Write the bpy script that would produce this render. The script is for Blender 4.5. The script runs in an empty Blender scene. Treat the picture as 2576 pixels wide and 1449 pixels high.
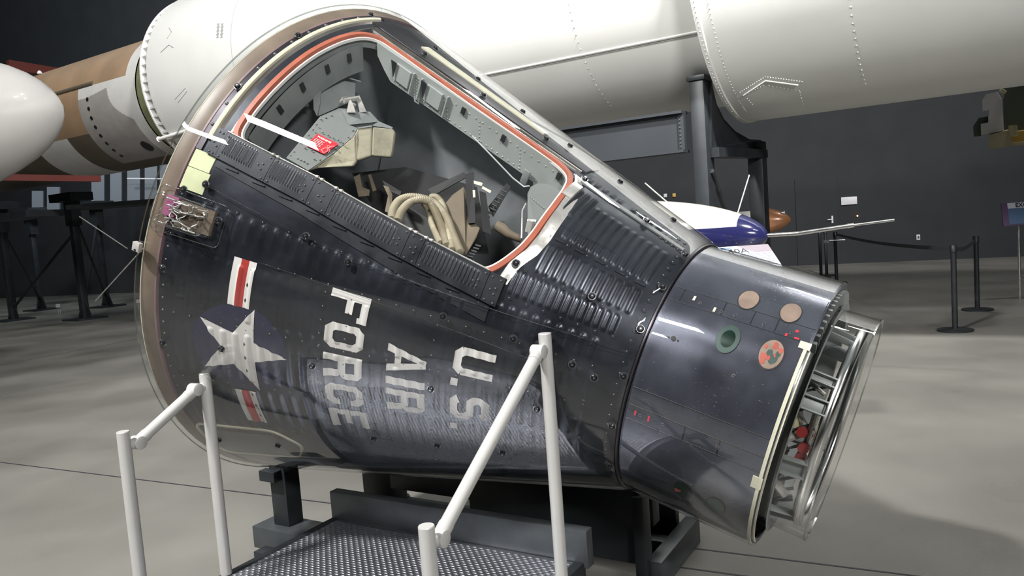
import bpy, bmesh, math, random
import numpy as np
from mathutils import Vector, Matrix
random.seed(4)
SC = bpy.context.scene
COL = SC.collection
R_ = math.radians

# ------------------------------------------------------------------ camera
FPX = 1940.0
CAMP = np.array([0.0, 0.0, 1.62])
_p, _r = R_(4.8), R_(4.2)
FWD = np.array([0, math.cos(_p), -math.sin(_p)])
_rt = np.array([1.0, 0, 0]); _up = np.cross(_rt, FWD)
UP = _up*math.cos(_r)+_rt*math.sin(_r)
RT = _rt*math.cos(_r)-_up*math.sin(_r)
cam = bpy.data.cameras.new('camera'); camo = bpy.data.objects.new('camera', cam); COL.objects.link(camo)
cam.sensor_width = 36; cam.lens = FPX*36/2576; cam.clip_end = 200; cam.clip_start = .05
camo.matrix_world = Matrix(((RT[0], UP[0], -FWD[0], CAMP[0]), (RT[1], UP[1], -FWD[1], CAMP[1]),
                            (RT[2], UP[2], -FWD[2], CAMP[2]), (0, 0, 0, 1)))
SC.camera = camo

# ------------------------------------------------------------------ world, exposure
w = bpy.data.worlds.new('World'); SC.world = w; w.use_nodes = True
w.node_tree.nodes['Background'].inputs[0].default_value = (.55, .6, .68, 1)
w.node_tree.nodes['Background'].inputs[1].default_value = .06
vs = SC.view_settings
vs.view_transform = 'Standard'; vs.look = 'None'; vs.gamma = 1; vs.exposure = 0.0
try: vs.use_curve_mapping = False
except Exception: pass
SC.cycles.max_bounces = 8; SC.cycles.transparent_max_bounces = 16
SC.cycles.caustics_reflective = False; SC.cycles.caustics_refractive = False
SC.cycles.sample_clamp_indirect = 6

# ------------------------------------------------------------------ ceiling spotlights and added fill lamps (area lights, fixtures are built further down)
# position, target, watts, (long, short) size in metres
LAMPS = [((-5.5, -.5, 10), (-1.2, 3.2, .8), 1080, (1.0, .5)), ((-3.0, -2.6, 10.0), (-.8, 3.6, 1.2), 70, (1.3, .45)),
         ((-5.5, 4.5, 12.0), (-3.0, 12.5, 5.0), 120, (1.2, .35)), ((4.2, -1.0, 11.5), (2.6, 10.2, 4.8), 1250, (1.2, .35)),
         ((6.0, 7.4, 11.0), (1.5, 4.2, 1.0), 75, (1.2, .35)), ((3.5, 9.3, 10.5), (2.0, 5.2, 0.0), 55, (1.2, .35)),
         ((-7.5, 6.0, 11.5), (-7, 7.5, 0.0), 50, (1.2, .35)), ((8.5, 9.5, 11.5), (7.5, 12, 0.5), 190, (1.2, .35)),
         ((-11, 12, 12.0), (-11, 14.5, 3.0), 190, (1.2, .35)), ((-9, -7, 12.5), (-4, 8, 1), 230, (4, .4)), ((9, -6, 12.5), (5, 14, 2), 170, (4, .4)), ((4.5, -8.5, 6.5), (.2, 9.0, 3.0), 230, (3, .4))]  # this row is added fill for the left wall, hall and rocket underside
for i, (P, tgt, en, sz) in enumerate(LAMPS):
    l = bpy.data.lights.new('spot_or_fill_light', 'AREA'); l.shape = 'RECTANGLE'; l.size = sz[0]; l.size_y = sz[1]; l.energy = en; l.color = (1, .975, .94); l.spread = math.radians(75 if en > 1200 else 60 if P[2] < 7 else 130)
    o = bpy.data.objects.new('spot_or_fill_light', l); COL.objects.link(o); o.location = P
    o.rotation_euler = (Vector(tgt)-Vector(P)).to_track_quat('-Z', 'Y').to_euler()

for P, T_, e in (((-12, 18, 8.5), (-22, 32, 11), 1200),):  # unseen light added to brighten the dark far-left wall
    l = bpy.data.lights.new('wall_fill_light', 'AREA'); l.size = 2; l.energy = e; l.color = (.93, .99, 1)
    o = bpy.data.objects.new('wall_fill_light', l); COL.objects.link(o); o.location = P; o.rotation_euler = (Vector(T_)-Vector(P)).to_track_quat('-Z', 'Y').to_euler()
# unseen upward lights without fixtures, added to brighten the dark ceiling
for P in ((-8, 6, 9.5), (4, 2, 9.5), (8, 14, 9.5), (-12, 20, 9.5)):
    l = bpy.data.lights.new('ceiling_fill_light', 'AREA'); l.shape = 'RECTANGLE'; l.size = 3; l.size_y = 1; l.energy = 170; l.color = (.95, .98, 1)
    o = bpy.data.objects.new('ceiling_fill_light', l); COL.objects.link(o); o.location = P; o.rotation_euler = (math.pi, 0, 0)

# hall frame: e1 runs along the capsule, e2 away from the visitor's platform
AZ = R_(-31.0)
E1 = np.array([math.cos(AZ), math.sin(AZ), 0]); E2 = np.array([-math.sin(AZ), math.cos(AZ), 0]); EZ = np.array([0, 0, 1.0])
def L(x, y, z): return E1*x+E2*y+EZ*z

# ------------------------------------------------------------------ materials
MATS = {}
def mat(name, col, rough=.5, metal=0.0, noise=0, nscale=5, bump=0, bscale=20, coat=0, emit=None, rnoise=0, stretch=None, spec=.5):
    m = bpy.data.materials.new(name); m.use_nodes = True; MATS[name] = m
    nt = m.node_tree; b = nt.nodes['Principled BSDF']
    b.inputs['Base Color'].default_value = (*col, 1); b.inputs['Roughness'].default_value = rough
    b.inputs['Metallic'].default_value = metal; b.inputs['Coat Weight'].default_value = coat
    b.inputs['Coat Roughness'].default_value = .05; b.inputs['Specular IOR Level'].default_value = spec
    tc = nt.nodes.new('ShaderNodeTexCoord'); vec = tc.outputs['Object']
    if stretch:
        mp = nt.nodes.new('ShaderNodeMapping'); mp.inputs['Scale'].default_value = stretch
        nt.links.new(vec, mp.inputs[0]); vec = mp.outputs[0]
    if noise or rnoise:
        n = nt.nodes.new('ShaderNodeTexNoise'); n.inputs['Scale'].default_value = nscale; n.inputs['Detail'].default_value = 6
        nt.links.new(vec, n.inputs[0])
        if noise:
            mr = nt.nodes.new('ShaderNodeMapRange'); mr.inputs[1].default_value = .3; mr.inputs[2].default_value = .7
            mr.inputs[3].default_value = 1-noise; mr.inputs[4].default_value = 1+noise
            nt.links.new(n.outputs[0], mr.inputs[0])
            mx = nt.nodes.new('ShaderNodeVectorMath'); mx.operation = 'SCALE'; mx.inputs[0].default_value = col
            nt.links.new(mr.outputs[0], mx.inputs['Scale']); nt.links.new(mx.outputs[0], b.inputs['Base Color'])
        if rnoise:
            mr = nt.nodes.new('ShaderNodeMapRange'); mr.inputs[1].default_value = .3; mr.inputs[2].default_value = .7
            mr.inputs[3].default_value = max(.02, rough-rnoise); mr.inputs[4].default_value = rough+rnoise
            nt.links.new(n.outputs[0], mr.inputs[0]); nt.links.new(mr.outputs[0], b.inputs['Roughness'])
    if bump:
        n = nt.nodes.new('ShaderNodeTexNoise'); n.inputs['Scale'].default_value = bscale; n.inputs['Detail'].default_value = 3
        nt.links.new(vec, n.inputs[0]); bm = nt.nodes.new('ShaderNodeBump'); bm.inputs['Strength'].default_value = 1
        bm.inputs['Distance'].default_value = bump
        nt.links.new(n.outputs[0], bm.inputs['Height']); nt.links.new(bm.outputs[0], b.inputs['Normal'])
    if emit:
        b.inputs['Emission Color'].default_value = (*emit[0], 1); b.inputs['Emission Strength'].default_value = emit[1]
    return m
def acrylic(name, f0=.07, tint=(.95, .96, .96), rough=.015, bump=.0, bscale=2):
    m = bpy.data.materials.new(name); m.use_nodes = True; nt = m.node_tree; nt.nodes.clear(); MATS[name] = m
    N = nt.nodes.new; o = N('ShaderNodeOutputMaterial'); mix = N('ShaderNodeMixShader'); t = N('ShaderNodeBsdfTransparent')
    t.inputs[0].default_value = (*tint, 1); g = N('ShaderNodeBsdfAnisotropic'); g.inputs['Roughness'].default_value = rough
    lw = N('ShaderNodeLayerWeight'); lw.inputs[0].default_value = .5
    p = N('ShaderNodeMath'); p.operation = 'POWER'; p.inputs[1].default_value = 4.0
    ma = N('ShaderNodeMath'); ma.operation = 'MULTIPLY_ADD'; ma.inputs[1].default_value = .85-f0; ma.inputs[2].default_value = f0
    nt.links.new(lw.outputs['Facing'], p.inputs[0]); nt.links.new(p.outputs[0], ma.inputs[0]); nt.links.new(ma.outputs[0], mix.inputs[0])
    nt.links.new(t.outputs[0], mix.inputs[1]); nt.links.new(g.outputs[0], mix.inputs[2]); nt.links.new(mix.outputs[0], o.inputs[0])
    if bump:
        n = N('ShaderNodeTexNoise'); n.inputs['Scale'].default_value = bscale; n.inputs['Detail'].default_value = 1
        tc = N('ShaderNodeTexCoord'); nt.links.new(tc.outputs['Object'], n.inputs[0])
        b = N('ShaderNodeBump'); b.inputs['Distance'].default_value = bump; nt.links.new(n.outputs[0], b.inputs['Height'])
        nt.links.new(b.outputs[0], g.inputs['Normal'])
    return m

M = MATS
mat('floor', (.168, .164, .150), .38, noise=.12, nscale=.9, rnoise=.12, bump=.0006, bscale=60)
mat('black_wall', (.014, .0165, .020), .8, noise=.15, nscale=1.5)
mat('ceiling', (.27, .31, .32), .9)
mat('shell', (.030, .034, .045), .34, .55, noise=.25, nscale=6, rnoise=.10, bump=.0015, bscale=9)
mat('louver', (.028, .031, .038), .42, .45, noise=.2, nscale=12, rnoise=.1)
mat('rcs', (.088, .094, .122), .27, .62, noise=.3, nscale=5, rnoise=.08, bump=.0006, bscale=7)
mat('dark_strip', (.075, .07, .08), .28, .8, noise=.25, nscale=8)
mat('bronze', (.33, .30, .27), .28, .9, noise=.35, nscale=7, bump=.001, bscale=14)
mat('silver', (.62, .60, .575), .26, .55, noise=.2, nscale=14, rnoise=.1, bump=.001, bscale=30)
mat('alu', (.78, .78, .78), .22, 1.0, rnoise=.08, nscale=9)
mat('cream', (.66, .64, .50), .45, noise=.08, nscale=20)
mat('yellow_green', (.50, .53, .33), .45, .1, noise=.15, nscale=9)
mat('brown_ring', (.165, .125, .095), .45, noise=.3, nscale=6, stretch=(1, 1, 1))
mat('pink_ring', (.20, .13, .14), .4, noise=.2, nscale=8)
mat('seal', (.40, .11, .065), .45, noise=.12, nscale=15)
mat('white_paint', (.72, .70, .68), .42, noise=.06, nscale=8)
mat('red_paint', (.40, .045, .04), .42, noise=.08, nscale=8)
mat('navy_paint', (.019, .020, .055), .42, .1)
mat('inner_grey', (.24, .26, .26), .45, .15, noise=.15, nscale=9)
mat('sill_grey', (.40, .43, .42), .42, .15, noise=.08, nscale=9)
mat('box_grey', (.21, .225, .222), .42, .15)
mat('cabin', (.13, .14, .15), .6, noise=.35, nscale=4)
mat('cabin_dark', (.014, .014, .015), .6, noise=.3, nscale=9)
mat('tan', (.15, .12, .085), .7, noise=.2, nscale=9)
mat('foam', (.36, .335, .25), .8, noise=.14, nscale=14, bump=.002, bscale=50)
mat('hose', (.42, .375, .28), .55, noise=.1, nscale=20)
mat('placard_red', (.62, .03, .045), .4)
mat('text_white', (.8, .78, .76), .5)
mat('port_tan', (.25, .175, .135), .6, noise=.2, nscale=18)
mat('port_red', (.40, .075, .05), .5, noise=.2, nscale=30)
mat('port_green', (.008, .028, .02), .15, .2, noise=.3, nscale=20)
mat('port_pale_green', (.045, .075, .068), .35, .3)
mat('black_gap', (.006, .006, .008), .5)
mat('fastener', (.012, .013, .018), .25, .3)
mat('washer', (.30, .31, .32), .25, .9)
mat('screw', (.16, .16, .17), .35, .5)
mat('steel_black', (.020, .024, .028), .45, .2, noise=.25, nscale=6)
mat('kick', (.06, .068, .075), .42, .3, noise=.25, nscale=6)
mat('tread', (.50, .52, .58), .29, .95, rnoise=.03, nscale=30)
mat('rail', (.50, .50, .49), .40, .2, noise=.03, nscale=10, bump=.00015, bscale=400)
mat('rocket', (.64, .65, .635), .5, noise=.03, nscale=2)
mat('rocket_line', (.30, .31, .31), .6)
mat('rocket_white', (.78, .78, .77), .4)
mat('camo_tan', (.32, .215, .13), .5, noise=.15, nscale=1.5)
mat('camo_brown', (.105, .085, .06), .55, noise=.2, nscale=1.5)
mat('camo_grey', (.58, .58, .57), .5, noise=.05)
mat('camo_shade', (.30, .29, .28), .5, noise=.08)
mat('olive', (.20, .22, .12), .5, noise=.2)
mat('red_strip', (.10, .018, .014), .5)
mat('nose_white', (.42, .41, .405), .28, coat=.3)
mat('plane_white', (.44, .43, .40), .22, coat=.5)
mat('plane_blue', (.013, .014, .06), .12, coat=.8)
mat('nose_brown', (.32, .14, .06), .3, .1, coat=.4, noise=.2, nscale=3)
mat('beam_grey', (.026, .031, .037), .5, .1, noise=.1, nscale=2)
mat('sign_white', (.62, .66, .74), .4)
mat('sign_grey', (.20, .17, .20), .4)
mat('sign_purple', (.13, .08, .18), .4)
mat('sign_blue', (.10, .17, .30), .4)
mat('ink', (.02, .02, .03), .5)
mat('belt', (.05, .055, .062), .6)
mat('board_grey', (.11, .125, .15), .5)
mat('board_white', (.50, .52, .52), .5)
mat('gold', (.45, .30, .08), .4)
mat('pod_white', (.62, .62, .65), .5)
mat('pod_green', (.06, .075, .06), .5)
mat('pod_cream', (.40, .36, .24), .6, noise=.15)
mat('tank', (.42, .40, .25), .5, noise=.2, nscale=9)
mat('port_frame', (.30, .03, .03), .5)
mat('lamp_glow', (1, 1, 1), .5, emit=((1, .97, .92), 60))
mat('lamp_body', (.02, .02, .02), .5)
mat('led', (1, .3, .1), .5, emit=((1, .45, .2), 8))
mat('wire', (.40, .40, .38), .35, .6)
mat('magenta', (.25, .08, .16), .4)
def flecks(name, col, scale, thr, stretch):
    m = M[name]; nt = m.node_tree; b = nt.nodes['Principled BSDF']; src = b.inputs['Base Color'].links[0].from_socket
    tc = nt.nodes.new('ShaderNodeTexCoord'); mp = nt.nodes.new('ShaderNodeMapping'); mp.inputs['Scale'].default_value = stretch; nt.links.new(tc.outputs['Object'], mp.inputs[0])
    n = nt.nodes.new('ShaderNodeTexNoise'); n.inputs['Scale'].default_value = scale; n.inputs['Detail'].default_value = 2; nt.links.new(mp.outputs[0], n.inputs[0])
    n2 = nt.nodes.new('ShaderNodeTexNoise'); n2.inputs['Scale'].default_value = 4; nt.links.new(tc.outputs['Object'], n2.inputs[0])
    ad = nt.nodes.new('ShaderNodeMath'); ad.operation = 'MULTIPLY_ADD'; ad.inputs[1].default_value = .35; nt.links.new(n2.outputs[0], ad.inputs[0]); nt.links.new(n.outputs[0], ad.inputs[2])
    mr = nt.nodes.new('ShaderNodeMapRange'); mr.inputs[1].default_value = thr; mr.inputs[2].default_value = thr+.02; nt.links.new(ad.outputs[0], mr.inputs[0])
    mx = nt.nodes.new('ShaderNodeMix'); mx.data_type = 'RGBA'; nt.links.new(mr.outputs[0], mx.inputs[0]); nt.links.new(src, mx.inputs[6]); mx.inputs[7].default_value = (*col, 1); nt.links.new(mx.outputs[2], b.inputs['Base Color'])
flecks('rcs', (.30, .30, .30), 110, .90, (1, 1, 2.2))
acrylic('acrylic', .10, (.94, .95, .95), .012, .004, 1.6)
acrylic('acrylic_clear', .06, (.97, .975, .97), .01)
acrylic('acrylic_edge', .25, (.80, .84, .82), .05)

# ------------------------------------------------------------------ mesh helpers
class MB:
    def __init__(s): s.v = []; s.f = []; s.m = []; s.n = 0
    def add(s, verts, faces, mi=0):
        verts = [tuple(map(float, q)) for q in verts]
        s.v += verts; s.f += [tuple(i+s.n for i in f) for f in faces]; s.m += [mi]*len(faces); s.n += len(verts); return s
    def box(s, c, e, ax=None, mi=0):
        "centre c, half extents e, axes ax (3 unit vectors)"
        ax = ax or (np.array([1., 0, 0]), np.array([0, 1., 0]), np.array([0, 0, 1.])); c = np.array(c, float); v = []
        for k in range(8): v.append(c+ax[0]*e[0]*(1 if k & 1 else -1)+ax[1]*e[1]*(1 if k & 2 else -1)+ax[2]*e[2]*(1 if k & 4 else -1))
        return s.add(v, [(0, 2, 3, 1), (4, 5, 7, 6), (0, 1, 5, 4), (2, 6, 7, 3), (0, 4, 6, 2), (1, 3, 7, 5)], mi)
    def bevbox(s, c, e, ax, b=.004, mi=0):
        bm = bmesh.new(); bmesh.ops.create_cube(bm, size=2)
        for q in bm.verts: q.co = Vector((q.co.x*e[0], q.co.y*e[1], q.co.z*e[2]))
        bmesh.ops.bevel(bm, geom=list(bm.edges), offset=b, segments=2, affect='EDGES', profile=.5)
        A = np.array(ax).T; vv = [np.array(c)+A@np.array(q.co) for q in bm.verts]; bm.verts.index_update()
        ff = [tuple(q.index for q in f.verts) for f in bm.faces]; bm.free(); return s.add(vv, ff, mi)
    def prism(s, pts, d, mi=0):
        "polygon pts (3D, in order) extruded by vector d"
        n = len(pts); a = [np.array(p, float) for p in pts]; d = np.array(d, float)
        return s.add(a+[p+d for p in a], [tuple(range(n))[::-1], tuple(range(n, 2*n))]+[(i, (i+1) % n, n+(i+1) % n, n+i) for i in range(n)], mi)
    def tube(s, pts, r, n=12, cap=True, mi=0, closed=False):
        pts = [np.array(p, float) for p in pts]; m = len(pts); rr = r if hasattr(r, '__len__') else [r]*m
        T = []
        for i in range(m):
            a = pts[(i-1) % m] if (closed or i) else pts[0]; b = pts[(i+1) % m] if (closed or i < m-1) else pts[-1]
            t = b-a; T.append(t/(np.linalg.norm(t)+1e-12))
        u = np.cross(T[0], [0, 0, 1]);
        if np.linalg.norm(u) < .1: u = np.cross(T[0], [1, 0, 0])
        u /= np.linalg.norm(u); V = []
        for i in range(m):
            u = u-T[i]*(u@T[i]); u /= np.linalg.norm(u); q = np.cross(T[i], u)
            for k in range(n):
                a = 2*math.pi*k/n; V.append(pts[i]+rr[i]*(math.cos(a)*u+math.sin(a)*q))
        F = []
        for i in range(m if closed else m-1):
            for k in range(n): F.append((i*n+k, i*n+(k+1) % n, ((i+1) % m)*n+(k+1) % n, ((i+1) % m)*n+k))
        if cap and not closed: F += [tuple(range(n))[::-1], tuple(range((m-1)*n, m*n))]
        return s.add(V, F, mi)
    def disc(s, c, nrm, r, h, n=16, mi=0, r2=None):
        c = np.array(c, float); nrm = np.array(nrm, float); nrm /= np.linalg.norm(nrm)
        return s.tube([c, c+nrm*h], [r, r if r2 is None else r2], n, mi=mi)
    def dome(s, c, nrm, r, h, n=8, mi=0):
        c = np.array(c, float); nrm = np.array(nrm, float); nrm /= np.linalg.norm(nrm)
        return s.tube([c, c+nrm*h*.6, c+nrm*h], [r, r*.8, r*.3], n, mi=mi)
    def lathe(s, o, a, prof, n=48, mi=0, a0=0, a1=360, closed=False):
        "prof [(along, radius)] about axis a from origin o"
        o = np.array(o, float); a = np.array(a, float); a /= np.linalg.norm(a)
        u = np.cross(a, [0, 0, 1]);
        if np.linalg.norm(u) < .1: u = np.array([1., 0, 0])
        u /= np.linalg.norm(u); q = np.cross(u, a); full = abs(a1-a0) >= 360; k = n if full else n+1; V = []
        for (x, r) in prof:
            for i in range(k):
                t = R_(a0+(a1-a0)*i/n); V.append(o+a*x+r*(math.cos(t)*q+math.sin(t)*u))
        F = []; m = len(prof)
        for j in range(m if closed else m-1):
            for i in range(n): F.append((j*k+i, j*k+(i+1) % k, ((j+1) % m)*k+(i+1) % k, ((j+1) % m)*k+i))
        return s.add(V, F, mi)
    def each(s, name, m, parent=None, smooth=None):
        "every disconnected piece becomes an object of its own"
        g = list(range(s.n))
        def find(a):
            while g[a] != a: g[a] = g[g[a]]; a = g[a]
            return a
        for f in s.f:
            r = find(f[0])
            for k in f[1:]: g[find(k)] = r
        I = {}
        for f, mi in zip(s.f, s.m): I.setdefault(find(f[0]), []).append((f, mi))
        out = []
        for L_ in I.values():
            ix = sorted({k for f, _ in L_ for k in f}); mp = {k: i for i, k in enumerate(ix)}
            q = MB(); q.add([s.v[k] for k in ix], [tuple(mp[k] for k in f) for f, _ in L_]); q.m = [mi for _, mi in L_]; out.append(q.build(name, m, parent, smooth))
        return out
    def build(s, name, m, parent=None, smooth=None, fix=True):
        me = bpy.data.meshes.new(name); me.from_pydata(s.v, [], s.f)
        ms = m if isinstance(m, (list, tuple)) else [m]
        for q in ms: me.materials.append(M[q] if isinstance(q, str) else q)
        if len(ms) > 1: me.polygons.foreach_set('material_index', s.m)
        me.update()
        if fix:
            bm = bmesh.new(); bm.from_mesh(me); bmesh.ops.recalc_face_normals(bm, faces=bm.faces); bm.to_mesh(me); bm.free()
        if smooth is not None:
            me.polygons.foreach_set('use_smooth', [True]*len(me.polygons))
            if smooth < 180: me.set_sharp_from_angle(angle=R_(smooth))
        o = bpy.data.objects.new(name, me); COL.objects.link(o)
        if parent: o.parent = parent
        return o
def thing(name, label, cat, loc=(0, 0, 0), rot=None, group=None, mw=None):
    o = bpy.data.objects.new(name, None); o.empty_display_size = .1; COL.objects.link(o)
    if mw is not None: o.matrix_world = mw
    else:
        o.location = loc
        if rot is not None: o.rotation_euler = (0, 0, rot)
    o['label'] = label; o['category'] = cat
    if group: o['group'] = group
    return o
def tag(o, label, cat, group=None):
    o['label'] = label; o['category'] = cat
    if group: o['group'] = group
    return o
def struct(o): o['kind'] = 'structure'; return o
def text_mesh(txt, size, bold=0.0):
    c = bpy.data.curves.new('t', 'FONT'); c.body = txt; c.size = size; c.offset = bold; c.align_x = 'CENTER'; c.align_y = 'CENTER'
    c.resolution_u = 2
    o = bpy.data.objects.new('t', c); COL.objects.link(o); dg = bpy.context.evaluated_depsgraph_get()
    me = bpy.data.meshes.new_from_object(o.evaluated_get(dg)); v = [tuple(q.co) for q in me.vertices]; f = [tuple(p.vertices) for p in me.polygons]
    bpy.data.objects.remove(o); bpy.data.meshes.remove(me); return v, f
def put_text(mb, txt, size, c, ux, uy, bold=0.0, mi=0):
    v, f = text_mesh(txt, size, bold); c = np.array(c, float)
    return mb.add([c+np.array(ux)*q[0]+np.array(uy)*q[1] for q in v], f, mi)
def ray(px, py):
    d = FWD+RT*(px-1288)/FPX-UP*(py-724.5)/FPX; return d
def atz(px, py, z):
    d = ray(px, py); return CAMP+d*((z-CAMP[2])/d[2])
def atd(px, py, dep): return CAMP+ray(px, py)*dep

# ------------------------------------------------------------------ capsule frame
CO = np.array([-0.79397695, 3.89604722, 1.54768362])
CM = np.array([[0.81093841, -0.49372746, -0.31402562], [0.52003362, 0.85414579, 0], [0.26822366, -0.16330388, 0.94941451]])
RB, RS, LC, LY = 1.143, .49923572, 1.74475835, .50201907
CW = Matrix(((CM[0][0], CM[1][0], CM[2][0], CO[0]), (CM[0][1], CM[1][1], CM[2][1], CO[1]), (CM[0][2], CM[1][2], CM[2][2], CO[2]), (0, 0, 0, 1)))
def rad(s): return RB-(RB-RS)*min(max(s, 0), LC)/LC
def cyl(s, t, r): t = R_(t); return np.array([s, -r*math.sin(t), r*math.cos(t)])
def nrm(s, t):
    k = (RB-RS)/LC if s < LC else 0; t = R_(t); n = np.array([k, -math.sin(t), math.cos(t)]); return n/np.linalg.norm(n)
def tocap(P): return CM@(np.array(P)-CO)
BEADS = []   # (s_first, s_last, count, theta0, theta1, height, half width)
def top_t(s): return float(np.interp(s, [.11, .35, .52, .6, .9, 1.26], [59.2, 59.9, 60.4, 61.0, 63.0, 65.2]))
def deg(m, s): return math.degrees(m/rad(s))
BEADS += [(1.285, 1.64, 14, 61.3, 69.0, .006, .0085), (1.34, 1.665, 11, 48.6, 59.5, .004, .0105), (1.36, 1.67, 11, 26.0, 45.0, .005, .0105),
          (1.30, 1.36, 3, 22.2, 36.0, .007, .009), (1.285, 1.42, 5, 12.2, 16.6, .006, .011), (1.48, 1.59, 4, 11.8, 16.4, .006, .012),
          (.23, 1.12, 19, 68.6, 72.6, .0, .014), (.18, 1.15, 22, 74.0, 80.5, .006, .014), (.13, .66, 12, 83.5, 96, .005, .013),
          (.13, .66, 12, 98.5, 111, .005, .013), (.13, .66, 12, 113.5, 127, .005, .013), (.71, 1.06, 9, 84, 96, .004, .012),
          (.71, 1.06, 9, 98.5, 111, .004, .012), (.71, 1.06, 9, 113.5, 127, .004, .012), (1.12, 1.62, 13, 84, 96, .004, .012),
          (1.12, 1.62, 13, 98.5, 111, .004, .012), (1.12, 1.62, 13, 113.5, 127, .004, .012), (1.27, 1.6, 9, 72, 80, .005, .012)]
def bead(s, t):
    h = 0
    for (a, b, n, t0, t1, H, w) in BEADS:
        if H == 0 or s < a-w or s > b+w or t < t0 or t > t1: continue
        p = (b-a)/(n-1); k = round((s-a)/p); k = min(max(k, 0), n-1); ds = abs(s-(a+k*p)); r = rad(s)
        half = R_(t1-t0)*r/2-w; dt = max(0, abs(R_(t-(t0+t1)/2)*r)-half); d = math.hypot(ds, dt)/w
        if d < 1: h = max(h, H*(1-d*d)**1.0*(1 if d < 1 else 0))
    return h
def surf(s, t, off=0): return cyl(s, t, (rad(s)+bead(s, t)+off))
def fpatch(mb, s0, s1, t0, t1, off, thk, ns=8, nt=8, disp=None, mi=0, follow=False):
    "curved slab lying on the capsule; t0, t1 may be functions of s"
    f0 = t0 if callable(t0) else (lambda s: t0); f1 = t1 if callable(t1) else (lambda s: t1); V = []; F = []
    for lay in (0, 1):
        for i in range(ns+1):
            s = s0+(s1-s0)*i/ns
            for j in range(nt+1):
                t = f0(s)+(f1(s)-f0(s))*j/nt; o = off-(thk if lay else 0)
                if lay == 0 and disp: o += disp(s, t)
                if lay == 0 and follow: o += bead(s, t)
                V.append(cyl(s, t, rad(s)+o))
    K = (ns+1)*(nt+1); W = nt+1
    for i in range(ns):
        for j in range(nt):
            a = i*W+j; F.append((a, a+1, a+W+1, a+W)); F.append((K+a, K+a+W, K+a+W+1, K+a+1))
    for i in range(ns):
        a = i*W; F.append((a, a+W, K+a+W, K+a)); a += nt; F.append((a, K+a, K+a+W, a+W))
    for j in range(nt):
        F.append((j, K+j, K+j+1, j+1)); a = ns*W+j; F.append((a, a+1, K+a+1, K+a))
    return mb.add(V, F, mi)
def quadmap(mb, q, ns, nt, off, mi=0):
    "four (s,theta) corners filled with a grid that follows the beads"
    V = []; F = []
    for i in range(ns+1):
        for j in range(nt+1):
            u, v = i/ns, j/nt
            s = (1-u)*(1-v)*q[0][0]+u*(1-v)*q[1][0]+u*v*q[2][0]+(1-u)*v*q[3][0]
            t = (1-u)*(1-v)*q[0][1]+u*(1-v)*q[1][1]+u*v*q[2][1]+(1-u)*v*q[3][1]
            V.append(surf(s, t, off))
    for i in range(ns):
        for j in range(nt): a = i*(nt+1)+j; F.append((a, a+1, a+nt+2, a+nt+1))
    return mb.add(V, F, mi)

# hatch outline in (s, theta)
HO = [(.168, 57.5), (.166, 52), (.167, 44.3), (.165, 32.8), (.168, 24.5), (.178, 19.5), (.20, 17.0), (.235, 15.6), (.35, 15.6), (.713, 16.3), (1.02, 16.5), (1.15, 16.9),
      (1.21, 18.4), (1.238, 22), (1.255, 28), (1.263, 36), (1.265, 48), (1.255, 54), (1.225, 60), (1.195, 64.0), (1.17, 65.6), (.9, 63.9), (.6, 61.8), (.35, 60.4), (.2, 59.8), (.176, 59.3)]
def inside(s, t, P=HO):
    c = False; j = len(P)-1
    for i in range(len(P)):
        if (P[i][1] > t) != (P[j][1] > t) and s < (P[j][0]-P[i][0])*(t-P[i][1])/(P[j][1]-P[i][1])+P[i][0]: c = not c
        j = i
    return c
def resample(P, step=.012, closed=True):
    out = []; n = len(P)
    for i in range(n if closed else n-1):
        a = P[i]; b = P[(i+1) % n]; d = math.hypot(b[0]-a[0], R_(b[1]-a[1])*rad(a[0])); k = max(1, int(d/step))
        for j in range(k): out.append((a[0]+(b[0]-a[0])*j/k, a[1]+(b[1]-a[1])*j/k))
    if not closed: out.append(P[-1])
    return out
def smooth_loop(P, it=6):
    for _ in range(it): P = [tuple((np.array(P[i-1])+2*np.array(P[i])+np.array(P[(i+1) % len(P)]))/4) for i in range(len(P))]
    return P
HL = smooth_loop(resample(HO), 5)

capsule = thing('space_capsule', 'dark blue-black conical space capsule with white U.S. AIR FORCE letters under clear acrylic', 'space capsule', mw=CW)

# ---- conical shell
def shell():
    S = np.concatenate([np.arange(.07, LC, .0045), [LC]]); T = np.concatenate([np.arange(-180, 0, 3), np.arange(0, 135, .6), np.arange(135, 180, 3)])
    nt = len(T); V = []
    for s in S:
        for t in T: V.append(surf(s, t))
    F = []
    for i in range(len(S)-1):
        sm = (S[i]+S[i+1])/2
        for j in range(nt):
            t = T[j]; t2 = T[(j+1) % nt]; tm = (t+(t2 if t2 > t else t2+360))/2
            if .15 < sm < 1.28 and 14 < tm < 67 and inside(sm, tm): continue
            F.append((i*nt+j, i*nt+(j+1) % nt, (i+1)*nt+(j+1) % nt, (i+1)*nt+j))
    return MB().add(V, F).build('conical_shell', 'shell', capsule, smooth=60, fix=False)
shell()
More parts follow.
